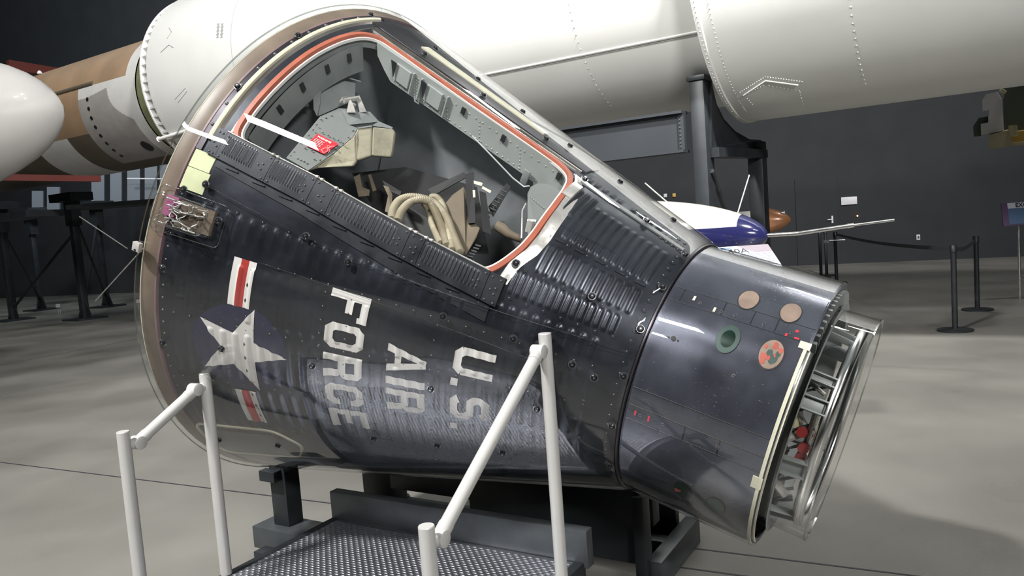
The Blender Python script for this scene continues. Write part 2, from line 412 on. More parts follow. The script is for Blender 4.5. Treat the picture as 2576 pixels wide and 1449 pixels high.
# ---- rim and heat shield
def ringband(name, m, s0, s1, off, n=180, bulge=0, lip=.02):
    prof = []
    k = 6
    for i in range(k+1):
        s = s0+(s1-s0)*i/k; prof.append((s, rad(s)+off+bulge*math.sin(math.pi*i/k)))
    prof = [(s0, rad(s0)+off-lip)]+prof+[(s1, rad(s1)+off-lip)]
    return MB().lathe((0, 0, 0), (1, 0, 0), prof, n).build(name, m, capsule, smooth=40)
hs = [(-.002, RB+.006)]+[(-.20*(1-(r/RB)**2)-.004, r) for r in (RB, 1.05, .9, .7, .5, .3, .1, 0.001)]
MB().lathe((0, 0, 0), (1, 0, 0), hs, 96).build('heat_shield', 'brown_ring', capsule, smooth=40)
ringband('shield_rim', 'cream', -.003, .0015, .005)
ringband('ablative_band', 'brown_ring', .0016, .056, .004, bulge=.003)
ringband('pink_band', 'pink_ring', .056, .063, .006)
mb = MB(); fpatch(mb, .066, .088, 6, 64.5, .006, .012, 2, 60); mb.build('bolted_strip', 'dark_strip', capsule, smooth=30)
mb = MB(); fpatch(mb, .089, .105, 8, 62, .012, .02, 3, 60, disp=lambda s, t: .004*math.sin(math.pi*(s-.089)/.016)); mb.build('cream_strip', 'cream', capsule, smooth=30)
mb = MB(); fpatch(mb, .106, .158, 10, 60, .004, .012, 8, 60, disp=lambda s, t: -.006*math.sin(math.pi*(s-.106)/.052)); mb.build('hatch_surround', 'bronze', capsule, smooth=40)
mb = MB()
for a, b, c, d in ((.068, .150, 64.6, 68.2), (.068, .158, 68.3, 72.6)): fpatch(mb, a, b, c, d, .003, .008, 4, 6)
mb.each('yellow_panel', 'yellow_green', capsule, smooth=30)
# ---- hatch seal, rims
def along(P, off): return [cyl(s, t, rad(s)+off) for s, t in P]
def ribbon(mb, P, n0, w, h, off, mi=0):
    "flat band following loop P (closed), shifted outward by n0 metres, width w, height h"
    n = len(P); V = []; F = []
    cen = np.mean(np.array(P), axis=0)
    for i in range(n):
        a = np.array(P[i-1]); b = np.array(P[(i+1) % n]); s, t = P[i]; r = rad(s)
        tx = np.array([b[0]-a[0], R_(b[1]-a[1])*r]); tx /= np.linalg.norm(tx)+1e-9; nn = np.array([tx[1], -tx[0]])
        if nn@np.array([s-cen[0], R_(t-cen[1])*r]) < 0: nn = -nn
        for (q, o) in ((n0, off), (n0+w*.15, off+h), (n0+w*.85, off+h), (n0+w, off)):
            V.append(cyl(s+nn[0]*q, t+math.degrees(nn[1]*q/r), rad(s+nn[0]*q)+o))
    for i in range(n):
        for k in range(4): F.append((i*4+k, i*4+(k+1) % 4, ((i+1) % n)*4+(k+1) % 4, ((i+1) % n)*4+k))
    return mb.add(V, F, mi)
ribbon(MB(), HL, -.004, .024, .012, -.006).build('hatch_seal', 'seal', capsule, smooth=40)
ribbon(MB(), HL, -.012, .008, .010, -.014).build('opening_rim', 'white_paint', capsule, smooth=40)
# inward lip of the opening
V = []; F = []
for i, (s, t) in enumerate(HL): V += [cyl(s, t, rad(s)-.002), cyl(s, t, rad(s)-.05)]
n = len(HL)
for i in range(n): j = (i+1) % n; F.append((2*i, 2*j, 2*j+1, 2*i+1))
MB().add(V, F).build('opening_lip', 'inner_grey', capsule, smooth=40)
# silver forward frame and bronze upper frame
def edge_f(t): return float(np.interp(t, [18, 22, 28, 36, 48, 54, 60, 66], [1.236, 1.262, 1.277, 1.285, 1.288, 1.278, 1.247, 1.235]))
V = []; F = []; m = 6; TT = np.linspace(17.5, 66.5, 50)
for t in TT:
    for k in range(m+1):
        s = edge_f(t)+(.040+.010*math.sin((t-17)/49*math.pi))*k/m; V.append(cyl(s, t, rad(s)+.004+.005*math.cos(k/m*math.pi)))
for i in range(len(TT)-1):
    for k in range(m): a = i*(m+1)+k; F.append((a, a+1, a+m+2, a+m+1))
MB().add(V, F).build('forward_frame', 'silver', capsule, smooth=50)
mb = MB(); fpatch(mb, .16, 1.235, lambda s: 12.0+s*.8, lambda s: 14.6+s*.3, .003, .01, 60, 6, disp=lambda s, t: .004*math.sin((t-12)*1.4))
mb.build('upper_frame', 'bronze', capsule, smooth=50)
mb = MB(); fpatch(mb, .12, 1.25, 8.6, lambda s: 11.8+s*.7, .010, .014, 60, 4); fpatch(mb, .12, 1.25, 3.2, 8.0, .006, .014, 60, 3)
mb.each('ridge_strip', 'dark_strip', capsule, smooth=40)
mb = MB(); fpatch(mb, .33, 1.0, 4.2, 7.2, .012, .014, 30, 3); mb.build('ridge_inlay', 'cream', capsule, smooth=40)
mb = MB(); fpatch(mb, .18, 1.22, lambda s: 14.75+s*.35, lambda s: 15.05+s*.35, .008, .01, 60, 1); mb.build('frame_bead', 'silver', capsule, smooth=40)
mb = MB(); fpatch(mb, 1.27, 1.71, 17.2, 19.2, .006, .01, 40, 3); mb.build('forward_strip', 'inner_grey', capsule, smooth=40)
# tab on the forward frame
mb = MB(); fpatch(mb, 1.262, 1.30, 22, 30, .014, .012, 4, 6); mb.build('latch_tab', 'silver', capsule, smooth=40)
# ---- louvre panels along the sill
def louver(name, s0, s1, slots=None, n=12):
    def d(s, t):
        h = 0
        if slots:
            a, b = slots; p = (b-a)/n; q = (s-a)/p
            if -.3 < q < n+.3:
                ph = q-math.floor(q); tt = top_t(s)+deg(.012, s); tb = tt+deg(.068, s)
                e = min(1, max(0, (t-tt)/deg(.007, s)))*min(1, max(0, (tb-t)/deg(.007, s)))
                h = e*.0042*(math.sin(math.pi*ph)**2-.25)
        return h
    nn = max(4, int((s1-s0)/.0015)) if slots else 6
    mb = MB(); fpatch(mb, s0, s1, lambda s: top_t(s)-deg(.002, s), lambda s: top_t(s)+deg(.104, s), .014, .018, nn, 26, disp=d)
    o = mb.build(name, 'louver', capsule, smooth=35)
    sb = MB()
    pts = [(s0+.012, .012), (s1-.012, .012), (s0+.012, .095), (s1-.012, .095)]
    c = (s1-.035 if slots else (s0+s1)/2)
    pts += [(c-.008, .055), (c+.008, .045), (c+.008, .066)]
    for s, m_ in pts:
        t = top_t(s)+deg(m_, s); sb.dome(cyl(s, t, rad(s)+.014), nrm(s, t), .0045, .004, 8)
    sb.each('screw', 'screw', o)
    return o
louver('louver_panel', .112, .150, None)
for a, b, sl, n in ((.151, .351, (.165, .285), 12), (.353, .522, (.362, .487), 12), (.604, .903, (.614, .855), 18), (.962, 1.205, (.972, 1.175), 15)): louver('louver_panel', a, b, sl, n)
louver('louver_panel', .524, .602); louver('louver_panel', .905, .960); louver('louver_panel', 1.207, 1.262)
mb = MB()   # hinge along the sill
P = [cyl(s, top_t(s)-deg(.003, s), rad(s)+.014) for s in np.linspace(.15, 1.2, 60)]; mb.tube(P, .0035, 8)
for s in (.34, .36, .52, .54, .60, .62, .90, .92, .96, .98): mb.tube([cyl(s-.006, top_t(s)-deg(.003, s), rad(s)+.014), cyl(s+.006, top_t(s)-deg(.003, s), rad(s)+.014)], .0065, 8)
mb.build('sill_hinge', 'silver', capsule, smooth=60)
# ledge plate under the louvres
mb = MB(); fpatch(mb, .16, 1.24, lambda s: top_t(s)+deg(.10, s), lambda s: top_t(s)+deg(.13+.03*s, s), .004, .008, 60, 6); mb.build('ledge_plate', 'louver', capsule, smooth=40)
# ---- rivets and screws
rv = MB()
def rivet(s, t, r=.0045, h=.0025): rv.dome(cyl(s, t, rad(s)+bead(s, t)), nrm(s, t), r, h, 8)
wash = MB()
def screw(s, t, big=.012):
    wash.disc(cyl(s, t, rad(s)+bead(s, t)-.002), nrm(s, t), big, .0036, 18, r2=big*.94); rv.dome(cyl(s, t, rad(s)+bead(s, t)+.001), nrm(s, t), .0036, .003, 8)
for t in np.arange(66, 135, 2.6): rivet(.085, t)
for t in range(9, 64, 5): rv.dome(cyl(.077, t, rad(.077)+.006), nrm(.077, t), .0075, .006, 10)
for t in list(np.arange(20, 132, 4.4)): screw(1.708, t)
for s in np.arange(1.31, 1.68, .075): screw(s, 46.4)
for s in np.arange(1.29, 1.66, .06): screw(s, 69.9 if s < 1.6 else 69.4, .010)
for s in np.arange(1.30, 1.62, .07): screw(s, 60.2, .011)
for s in np.arange(1.62, 1.71, .024):
    for t in (12.5, 15.5, 19.8): screw(s, t, .008)
for t in (82, 97.2, 112.2): 
    for s in np.arange(.13, 1.68, .062):
        if t != 82 or s > .44: screw(s, t, .010)
for t in np.arange(84, 128, 3.4): screw(.685, t, .010); 
for t in np.arange(84, 128, 3.4): screw(.412 if t > 92 else .408, t, .010)
for t in np.arange(84, 128, 4.4): screw(1.09, t, .009)
for t in np.arange(84, 112, 3.4): screw(.78, t, .009)
for s in np.arange(.2, 1.25, .1): screw(s, 73.3+s*.8, .009)
o = rv.build('rivets', 'screw', capsule, smooth=60); o['kind'] = 'stuff'
o = wash.build('washers', 'shell', capsule, smooth=40); o['kind'] = 'stuff'
# stamped dashes on the shell
mb = MB()
for s in np.arange(1.34, 1.66, .075): fpatch(mb, s, s+.035, 46.0, 46.7, .004, .004, 2, 1)
for s in np.arange(.2, 1.2, .11): fpatch(mb, s, s+.05, top_t(s)+deg(.118, s), top_t(s)+deg(.122, s), .009, .004, 3, 1)
for s in (.14, .22, .30): fpatch(mb, s, s+.03, 91.4+s*12, 91.9+s*12, .004, .004, 2, 1)
mb.each('stiffener_dash', 'louver', capsule, smooth=40)
# ---- insignia and lettering
OFF = .0028
def glyph(mb, quads, s0, s1, t0, t1, mi=0):
    for q in quads:
        pts = [(s0+(s1-s0)*y, t0+(t1-t0)*x) for x, y in q]
        d1 = max(1, int(max(abs(pts[0][0]-pts[1][0]), abs(pts[3][0]-pts[2][0]), R_(abs(pts[0][1]-pts[1][1])))/.0035)); d2 = max(1, int(max(abs(pts[0][0]-pts[3][0]), abs(pts[1][0]-pts[2][0]), R_(abs(pts[0][1]-pts[3][1])))/.0035))
        quadmap(mb, pts, d1, d2, OFF, mi)
def rc(x0, y0, x1, y1): return [(x0, y0), (x1, y0), (x1, y1), (x0, y1)]
def ring8(x0, y0, x1, y1, tx, ty, c=.2, skip=()):
    cx, cy = c, c*.8
    o = [(x0+cx, y0), (x1-cx, y0), (x1, y0+cy), (x1, y1-cy), (x1-cx, y1), (x0+cx, y1), (x0, y1-cy), (x0, y0+cy)]
    k = .45; ix, iy = cx*k, cy*k
    i_ = [(x0+tx+ix, y0+ty), (x1-tx-ix, y0+ty), (x1-tx, y0+ty+iy), (x1-tx, y1-ty-iy), (x1-tx-ix, y1-ty), (x0+tx+ix, y1-ty), (x0+tx, y1-ty-iy), (x0+tx, y0+ty+iy)]
    return [[o[a], o[(a+1) % 8], i_[(a+1) % 8], i_[a]] for a in range(8) if a not in skip]
tx, ty = .27, .2
G = {'F': [rc(0, 0, tx, 1), rc(tx, 1-ty, 1, 1), rc(tx, .42, .74, .42+ty), rc(.80, .74, 1, .8)],
     'O': ring8(0, 0, 1, 1, tx, ty), 'C': ring8(0, 0, 1, 1, tx, ty, skip=(2,))+[rc(1-tx, .17, 1, .36), rc(1-tx, .64, 1, .83)],
     'R': [rc(0, 0, tx, 1), rc(tx, 1-ty, .8, 1), rc(tx, .38, .8, .38+ty), [(.8, .38), (1, .5), (.73, .62), (.73, .58)], rc(.73, .5, 1, .88), [(.73, .8), (1, .88), (.8, 1), (.7, 1)], [(.66, 0), (1, 0), (.9, .4), (.6, .4)]],
     'E': [rc(0, 0, tx, 1), rc(tx, 1-ty, 1, 1), rc(tx, .40, .8, .40+ty), rc(tx, 0, 1, ty)],
     'A': [[(0, 0), (.26, 0), (.56, .98), (.36, 1)], [(.74, 0), (1, 0), (.64, 1), (.44, .98)], rc(.2, .2, .8, .36)],
     'I': [rc(0, 0, 1, 1)],
     'U': [rc(0, .2, tx, 1), rc(1-tx, .2, 1, 1)]+ring8(0, 0, 1, 1, tx, ty, skip=(2, 3, 4, 5, 6)),
     'S': ring8(0, .42, 1, 1, tx, ty-.01, skip=(1, 2))+ring8(0, 0, 1, .6, tx, ty-.01, skip=(5, 6))[0:8],
     '.': [rc(0, 0, 1, 1)]}
mb = MB()
for ch, a, b, c, d in (('F', .708, .850, 82.4, 89.4), ('O', .708, .850, 90.4, 97.0), ('R', .708, .850, 98.6, 105.2), ('C', .708, .850, 107.0, 113.6), ('E', .708, .852, 115.2, 121.6)):
    glyph(mb, G[ch], a, b, c, d)
for ch, a, b, c, d in (('A', .938, 1.078, 92.2, 100.2), ('I', .938, 1.078, 101.7, 104.0), ('R', .938, 1.078, 105.4, 112.6)): glyph(mb, G[ch], a, b, c, d)
for ch, a, b, c, d in (('U', 1.170, 1.308, 87.8, 96.6), ('.', 1.168, 1.192, 98.0, 100.4), ('S', 1.170, 1.308, 103.2, 112.0), ('.', 1.168, 1.192, 114.2, 116.6)): glyph(mb, G[ch], a, b, c, d)
mb.build('lettering', 'white_paint', capsule, smooth=60)['label'] = 'white stencilled words U.S. AIR FORCE'
def st(dx, dy): s = .385+dx; return (s, 102.7+math.degrees(dy/rad(s)))
mb = MB(); N = 64
for i in range(N):
    a0, a1 = 2*math.pi*i/N, 2*math.pi*(i+1)/N
    for k in range(10):
        r0, r1 = .186*k/10, .186*(k+1)/10
        quadmap(mb, [st(r0*math.cos(a0), r0*math.sin(a0)), st(r1*math.cos(a0), r1*math.sin(a0)), st(r1*math.cos(a1), r1*math.sin(a1)), st(r0*math.cos(a1), r0*math.sin(a1))], 2, 2, OFF*.6)
mb.build('insignia_disc', 'navy_paint', capsule, smooth=60)
mb = MB()
for k in range(5):
    a = 2*math.pi*k/5; q = .0715
    P0 = (0, 0); P1 = (q*math.cos(a-.628), q*math.sin(a-.628)); P2 = (.186*math.cos(a), .186*math.sin(a)); P3 = (q*math.cos(a+.628), q*math.sin(a+.628))
    quadmap(mb, [st(*P0), st(*P1), st(*P2), st(*P3)], 40, 40, OFF*1.15)
mb.build('insignia_star', 'white_paint', capsule, smooth=60)
for t0, t1 in ((82.2, 92.5), (113.7, 124.0)):
    mb = MB()
    for a, b, mi in ((.338, .367, 0), (.367, .396, 1), (.396, .424, 0)): quadmap(mb, [(a, t0), (b, t0), (b, t1), (a, t1)], 14, 50, OFF*1.1, mi)
    mb.build('insignia_stripes', ['white_paint', 'red_paint'], capsule, smooth=60)

# ---- forward cylindrical section
S1 = LC+LY
mb = MB(); mb.lathe((0, 0, 0), (1, 0, 0), [(LC-.003, RS+.004), (LC+.001, RS+.012), (LC+.006, RS+.010), (LC+.008, RS)], 120); mb.build('junction_ring', 'dark_strip', capsule, smooth=40)
PORTS = [(2.010, 35.3, .046, 'tan'), (2.152, 35.3, .046, 'tan'), (2.006, 55.1, .050, 'green'), (2.150, 55.4, .053, 'red'), (2.0, 123.5, .045, 'dred'), (2.12, 124, .045, 'dgreen')]
def cyl_wall():
    S = np.linspace(LC+.010, S1, 60); T = np.concatenate([np.arange(-180, 10, 4), np.arange(10, 140, 1.0), np.arange(140, 180, 4)]); nt = len(T); V = [cyl(s, t, RS) for s in S for t in T]; F = []
    for i in range(len(S)-1):
        for j in range(nt):
            F.append((i*nt+j, i*nt+(j+1) % nt, (i+1)*nt+(j+1) % nt, (i+1)*nt+j))
    return MB().add(V, F).build('forward_cylinder', 'rcs', capsule, smooth=60)
cyl_wall()
for s, t, r, k in PORTS:
    def pp(a, q, o): return cyl(s+.76*q*math.cos(a), t+math.degrees(1.06*q*math.sin(a)/RS), RS+o)
    def annul(r0, r1, o, rings=4):
        V = []; F = []; n = 40
        for i in range(rings+1):
            for j in range(n): V.append(pp(2*math.pi*j/n, r0+(r1-r0)*i/rings, o if not callable(o) else o(r0+(r1-r0)*i/rings)))
        for i in range(rings):
            for j in range(n): F.append((i*n+j, i*n+(j+1) % n, (i+1)*n+(j+1) % n, (i+1)*n+j))
        return V, F
    root = MB().add(*annul(0.001, r, .0015)).build('thruster_port', 'black_gap', capsule, smooth=60)
    if k == 'tan': MB().add(*annul(0.001, r*.91, .003)).build('port_cover', 'port_tan', root, smooth=60)
    elif k == 'green':
        MB().add(*annul(r*.60, r*.97, .003)).build('port_lip', 'port_pale_green', root, smooth=60)
        MB().add(*annul(0.001, r*.62, lambda q: .0025)).build('port_bowl', 'port_green', root, smooth=60)
    elif k == 'red':
        MB().add(*annul(0.001, r*.91, .003)).build('port_cover', 'port_tan', root, smooth=60)
        bl = MB(); random.seed(7)
        for (a, q, rr) in ((2.6, .55, .30), (2.2, .75, .22), (-1.4, .62, .26), (-.6, .7, .2), (1.9, .3, .16), (-2.6, .7, .14), (.1, .3, .1)):
            V = [pp(a, q*r, .0038)]; nn = 14
            for j in range(nn):
                al = 2*math.pi*j/nn; x = q*r*math.cos(a)+rr*r*(.7+.5*random.random())*math.cos(al); y = q*r*math.sin(a)+rr*r*(.7+.5*random.random())*math.sin(al)
                V.append(cyl(s+.76*x, t+math.degrees(y/RS), RS+.0038))
            bl.add(V, [(0, 1+j, 1+(j+1) % nn) for j in range(nn)])
        bl.build('red_paint_flakes', 'port_red', root)
        bl = MB()
        for (a, q, rr) in ((.9, .35, .35), (2.9, .15, .3), (-.2, .5, .22)):
            V = [pp(a, q*r, .0034)]; nn = 14
            for j in range(nn):
                al = 2*math.pi*j/nn; x = q*r*math.cos(a)+rr*r*(.7+.5*random.random())*math.cos(al); y = q*r*math.sin(a)+rr*r*(.7+.5*random.random())*math.sin(al)
                V.append(cyl(s+.76*x, t+math.degrees(y/RS), RS+.0034))
            bl.add(V, [(0, 1+j, 1+(j+1) % nn) for j in range(nn)])
        bl.build('green_patches', 'port_pale_green', root)
    elif k == 'dred':
        MB().add(*annul(0.001, r*.91, .003)).build('port_cover', 'port_green', root, smooth=60)
        bl = MB(); random.seed(3)
        V = [pp(2.8, r*.5, .0038)]+[pp(2.8+.5*math.cos(2*math.pi*j/12)*(.6+.6*random.random()), r*(.5+.4*math.sin(2*math.pi*j/12)), .0038) for j in range(12)]
        bl.add(V, [(0, 1+j, 1+(j+1) % 12) for j in range(12)]); bl.build('red_paint_flakes', 'port_red', root)
    else: MB().add(*annul(0.001, r*.91, .003)).build('port_cover', 'port_pale_green', root, smooth=60)
mb = MB()
def seam(s0, t0, s1, t1, w=.0015): 
    P = [cyl(s0+(s1-s0)*i/20, t0+(t1-t0)*i/20, RS+.0008) for i in range(21)]; mb.tube(P, w, 5)
for t in (39.8, 46.6, 92.2, 98.4, 85.0): seam(LC+.02, t, S1, t)
for s in (1.80, 1.95, 2.05, 2.13): seam(s, 39.8, s, 46.6)
for s in (1.97, 2.09): seam(s, 92.2, s, 98.4)
mb.build('panel_seams', 'black_gap', capsule)
mb = MB(); m2 = MB()
for s, t in ((1.869, 44.0), (1.995, 44.4), (2.091, 44.3), (2.181, 44.3), (1.812, 91.2+4), (1.895, 95), (1.991, 95), (2.087, 95), (2.066, 67.7), (1.948, 45)):
    mb.disc(cyl(s, t, RS-.001), nrm(2, t), .0065, .003, 14); m2.disc(cyl(s, t, RS+.0015), nrm(2, t), .003, .002, 8)
for o_, c_ in zip(mb.each('panel_screw', 'washer', capsule, smooth=40), m2.each('screw_socket', 'black_gap', None)): c_.parent = o_
mb = MB()
for s, t in ((1.84, 41.8), (1.92, 44.0)): fpatch(mb, s, s+.008, t, t+2.2, .003, .004, 1, 2)
mb.each('slot_marker', 'cream', capsule)
mb = MB()
for a, b, c, d in ((2.165, 2.172, 45.2, 46.6), (2.19, 2.2, 42.4, 43.5), (2.195, 2.21, 45.6, 46.4), (1.79, 1.796, 94, 96), (1.84, 1.846, 94, 96.4)): fpatch(mb, a, b, c, d, .0015, .002, 1, 2)
mb.each('red_stencil_mark', 'placard_red', capsule)
mb = MB(); mb.disc(cyl(1.838, 62, RS-.002), nrm(2, 62), .009, .004, 14)
for ds in (-.017, .017): mb.disc(cyl(1.838+ds, 62.2, RS-.002), nrm(2, 62), .004, .004, 10)
mb.build('vent_hole', 'fastener', capsule, smooth=40)
# forward end ring: cream double lip on the near side, ribbed collar above
mb = MB(); mb.lathe((0, 0, 0), (1, 0, 0), [(S1-.004, RS+.001), (S1+.004, RS-.002), (S1+.004, RS-.022), (S1-.004, RS-.022)], 120, closed=True)
mb.build('end_lip', 'rcs', capsule, smooth=40)
mb = MB()
for r0, s0 in ((RS+.003, S1-.012), (RS-.006, S1-.001)):
    prof = [(s0, r0), (s0+.011, r0), (s0+.011, r0-.005), (s0, r0-.005)]
    mb.lathe((0, 0, 0), (1, 0, 0), prof, 60, a0=49, a1=150, closed=True)
mb.build('cream_end_lip', 'cream', capsule, smooth=40)
mb = MB(); fpatch(mb, S1-.03, S1+.006, 46.5, 49.5, .004, .012, 2, 3); fpatch(mb, S1-.030, S1+.002, 100.5, 105.5, .0035, .01, 3, 6); mb.each('lip_bracket', 'cream', capsule)
mb = MB(); mb.lathe((0, 0, 0), (1, 0, 0), [(S1-.05, RS-.02), (S1-.05, RS-.10), (S1+.03, RS-.10), (S1+.03, RS-.06)], 96); mb.build('end_collar', 'inner_grey', capsule, smooth=40)
mb = MB()
for t in range(-60, 48, 4): mb.box(cyl(S1-.002, t, RS-.045), (.018, .005, .026), (np.array([1., 0, 0]), np.array([0, -math.cos(R_(t)), -math.sin(R_(t))]), np.array([0, -math.sin(R_(t)), math.cos(R_(t))])))
mb.each('collar_rib', 'inner_grey', capsule)
mb = MB(); mb.lathe((0, 0, 0), (1, 0, 0), [(S1-.06, RS-.02), (S1-.06, .02)], 64); mb.build('forward_bulkhead', 'steel_black', capsule, smooth=40)
# recovery bay: aluminium ring, stand-offs, tank, hardware
RG, SG = .36, 2.36
P = [cyl(SG, t, RG) for t in np.arange(0, 360, 4)]; MB().tube(P, .0195, 16, closed=True).build('aluminium_ring', 'alu', capsule, smooth=60)
for t, w_ in ((20, .035), (52, .03), (66, .045), (100, .055), (140, .05), (190, .05), (240, .05), (300, .05)):
    a = cyl(S1-.05, t, RG+.02); b = cyl(SG-.01, t, RG-.005); ax = (b-a)/np.linalg.norm(b-a); tn = np.array([0, -math.cos(R_(t)), -math.sin(R_(t))]); rn = np.cross(ax, tn)
    mb = MB(); mb.bevbox((a+b)/2, (np.linalg.norm(b-a)/2, w_/2, .004), (ax, tn, rn), .002); mb.bevbox((a+b)/2+tn*w_/2-rn*.01, (np.linalg.norm(b-a)/2, .003, .012), (ax, tn, rn), .001); mb.bevbox((a+b)/2-tn*w_/2-rn*.01, (np.linalg.norm(b-a)/2, .003, .012), (ax, tn, rn), .001)
    mb.build('stand_off', 'inner_grey', capsule, smooth=40)
MB().lathe(cyl(2.19, 84, .22), (.1, -.5, .3), [(-.13, .01), (-.12, .06), (-.08, .085), (0, .09), (.08, .085), (.12, .06), (.13, .01)], 32).build('yellow_tank', 'tank', capsule, smooth=60)
MB().lathe(cyl(2.19, 128, .24), (.2, -.5, .1), [(-.11, .01), (-.10, .05), (-.06, .07), (0, .075), (.06, .07), (.10, .05), (.11, .01)], 32).build('yellow_tank', 'tank', capsule, smooth=60)
mb = MB(); mb.lathe(cyl(2.20, 160, .30), (1, 0, 0), [(0, .001), (0, .07), (.06, .075), (.07, .06), (.07, .001)], 32); mb.build('parachute_drum', 'steel_black', capsule, smooth=40)
mb = MB()
for (s0, t0, r0, s1, t1, r1, q) in ((2.2, 62, .33, 2.33, 84, .29, .011), (2.2, 98, .34, 2.33, 78, .30, .014), (2.32, 90, .31, 2.32, 62, .33, .010), (2.2, 45, .3, 2.33, 58, .34, .008), (2.3, 130, .33, 2.2, 108, .34, .016)):
    mb.tube([cyl(s0, t0, r0), cyl(s1, t1, r1)], q, 8)
mb.each('strut', 'silver', capsule, smooth=40)
for (s0, t0, r0) in ((2.30, 82, .31), (2.32, 90, .32), (2.32, 96, .32), (2.31, 103, .33), (2.23, 74, .30)):
    MB().disc(cyl(s0, t0, r0), nrm(2.2, t0), .018, .025, 12).build('red_cap', 'port_frame', capsule, smooth=40)
mb = MB()
for k in range(9):
    a = cyl(2.20+random.uniform(-.02, .08), 40+k*14, .26); b = cyl(2.32, 50+k*13, .30); c = cyl(2.26, 60+k*12, .33)
    mb.tube([a, (a+c)/2+np.array([.02, 0, .02]), c, (c+b)/2, b], .006, 6)
mb.each('bay_hose', 'steel_black', capsule, smooth=60)

# ---- cabin interior (capsule coordinates)
def inp(px, py, d, off=0.0):
    "point d metres behind the hatch plane along the sight line, in capsule coordinates"
    o = CM@(CAMP-CO); q = CM@ray(px, py); k = (RB-RS)/LC; R0 = RB+off
    A = q[1]**2+q[2]**2-(k*q[0])**2; B = 2*(o[1]*q[1]+o[2]*q[2]+k*q[0]*(R0-k*o[0])); C_ = o[1]**2+o[2]**2-(R0-k*o[0])**2
    D = B*B-4*A*C_; t = (-B-math.sqrt(max(D, 0)))/2/A; return o+q*(t+d)
mb = MB()   # aft bulkhead and forward bulkhead
mb.lathe((0, 0, 0), (1, 0, 0), [(.135, 1.04), (.12, .7), (.10, .3), (.10, .001)], 72); mb.build('aft_bulkhead', 'cabin', capsule, smooth=40)
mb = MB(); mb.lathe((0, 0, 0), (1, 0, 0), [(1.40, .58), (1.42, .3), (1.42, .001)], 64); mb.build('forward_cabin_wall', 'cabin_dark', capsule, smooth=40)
mb = MB()   # pressure hull: inner wall on the far side and floor
mb.lathe((0, 0, 0), (1, 0, 0), [(.13, 1.02), (.6, .86), (1.2, .64), (1.41, .56)], 72, a0=70, a1=376); mb.build('cabin_wall', 'cabin', capsule, smooth=40)
mb = MB(); mb.add([(.14, -.05, -.95), (.14, -.05, .85), (1.38, -.05, .50), (1.38, -.05, -.5)], [(0, 1, 2, 3)]); mb.build('centre_divider', 'cabin', capsule)
# aft frame with slots, upper riveted beam
V = []; F = []; TT = np.linspace(19, 58, 40)
for t in TT: V += [cyl(.185, t, rad(.185)-.035), cyl(.178, t, rad(.185)-.15)]
for i in range(len(TT)-1): F.append((2*i, 2*i+1, 2*i+3, 2*i+2))
o = MB().add(V, F).build('aft_frame', 'inner_grey', capsule, smooth=40)
mb = MB()
for t in (24, 31.5, 40, 48):
    c = cyl(.186, t, rad(.18)-.075); er = cyl(0, t, 1); et = np.array([0, -math.cos(R_(t)), -math.sin(R_(t))]); mb.box(c, (.004, .010, .017), (np.array([1., 0, 0]), et, er))
mb.each('frame_slot', 'black_gap', o)
def bm_pt(s, d): t = 17.2+.2*s; return cyl(s, t, rad(s)-.03-d)
V = []; F = []; SS = np.linspace(.24, 1.235, 30)
dep = lambda s: float(np.interp(s, [.24, .30, 1.0, 1.24], [.03, .105, .105, .125]))
for s in SS:
    a = bm_pt(s, -.025); b = bm_pt(s, dep(s)); e = np.array([0, -math.cos(R_(17)), -math.sin(R_(17))])*.02
    V += [a+e*.2, b+e*.2, b-e*3, a-e*3]
for i in range(len(SS)-1):
    for k in range(4): F.append((i*4+k, i*4+(k+1) % 4, (i+1)*4+(k+1) % 4, (i+1)*4+k))
F += [(0, 1, 2, 3), ((len(SS)-1)*4+3, (len(SS)-1)*4+2, (len(SS)-1)*4+1, (len(SS)-1)*4)]
beam = MB().add(V, F).build('riveted_beam', 'sill_grey', capsule, smooth=30)
EB = np.array([0, -math.cos(R_(17)), -math.sin(R_(17))]); mb = MB()
for s in np.arange(.33, 1.2, .027): mb.dome(bm_pt(s, dep(s)-.014)+EB*.004, EB, .0035, .003, 6)
for s in np.arange(.66, 1.2, .034): mb.dome(bm_pt(s, .008)+EB*.004, EB, .0035, .003, 6)
for s in (.44, .452, .464):
    for d in np.arange(.01, .09, .013): mb.dome(bm_pt(s, d)+EB*.004, EB, .003, .003, 6)
for s in (.60, .615, .78, .98):
    for d in np.arange(.012, .1, .016): mb.dome(bm_pt(s, d)+EB*.004, EB, .003, .003, 6)
o = mb.build('beam_rivets', 'sill_grey', beam, smooth=60); o['kind'] = 'stuff'
mb = MB()
for s0, s1 in ((.335, .425), (.50, .59)): mb.box((bm_pt(s0, .04)+bm_pt(s1, .04))/2+EB*.008, ((s1-s0)/2, .006, .036), (np.array([.94, 0, -.34]), EB, np.cross(np.array([.94, 0, -.34]), EB)))
for s0 in (.432, .475, .61): mb.box(bm_pt(s0, .045)+EB*.01, (.003, .008, .048), (np.array([.94, 0, -.34]), EB, np.cross(np.array([.94, 0, -.34]), EB)))
mb.each('beam_plate', 'sill_grey', beam)
mb = MB()
for s0 in (.70, .90, 1.165): mb.box(bm_pt(s0, .012)+EB*.006, (.009, .006, .014), (np.array([.94, 0, -.34]), EB, np.cross(np.array([.94, 0, -.34]), EB)))
for s0 in (.33, .49): mb.prism([bm_pt(s0, -.002)+EB*.016, bm_pt(s0+.03, -.002)+EB*.016, bm_pt(s0+.005, .07)+EB*.016], EB*.003)
mb.each('beam_notch', 'black_gap', beam)
mb = MB(); mb.bevbox(bm_pt(1.02, .10)+EB*.02, (.016, .006, .032), (np.array([.94, 0, -.34]), EB, np.cross(np.array([.94, 0, -.34]), EB)), .003)
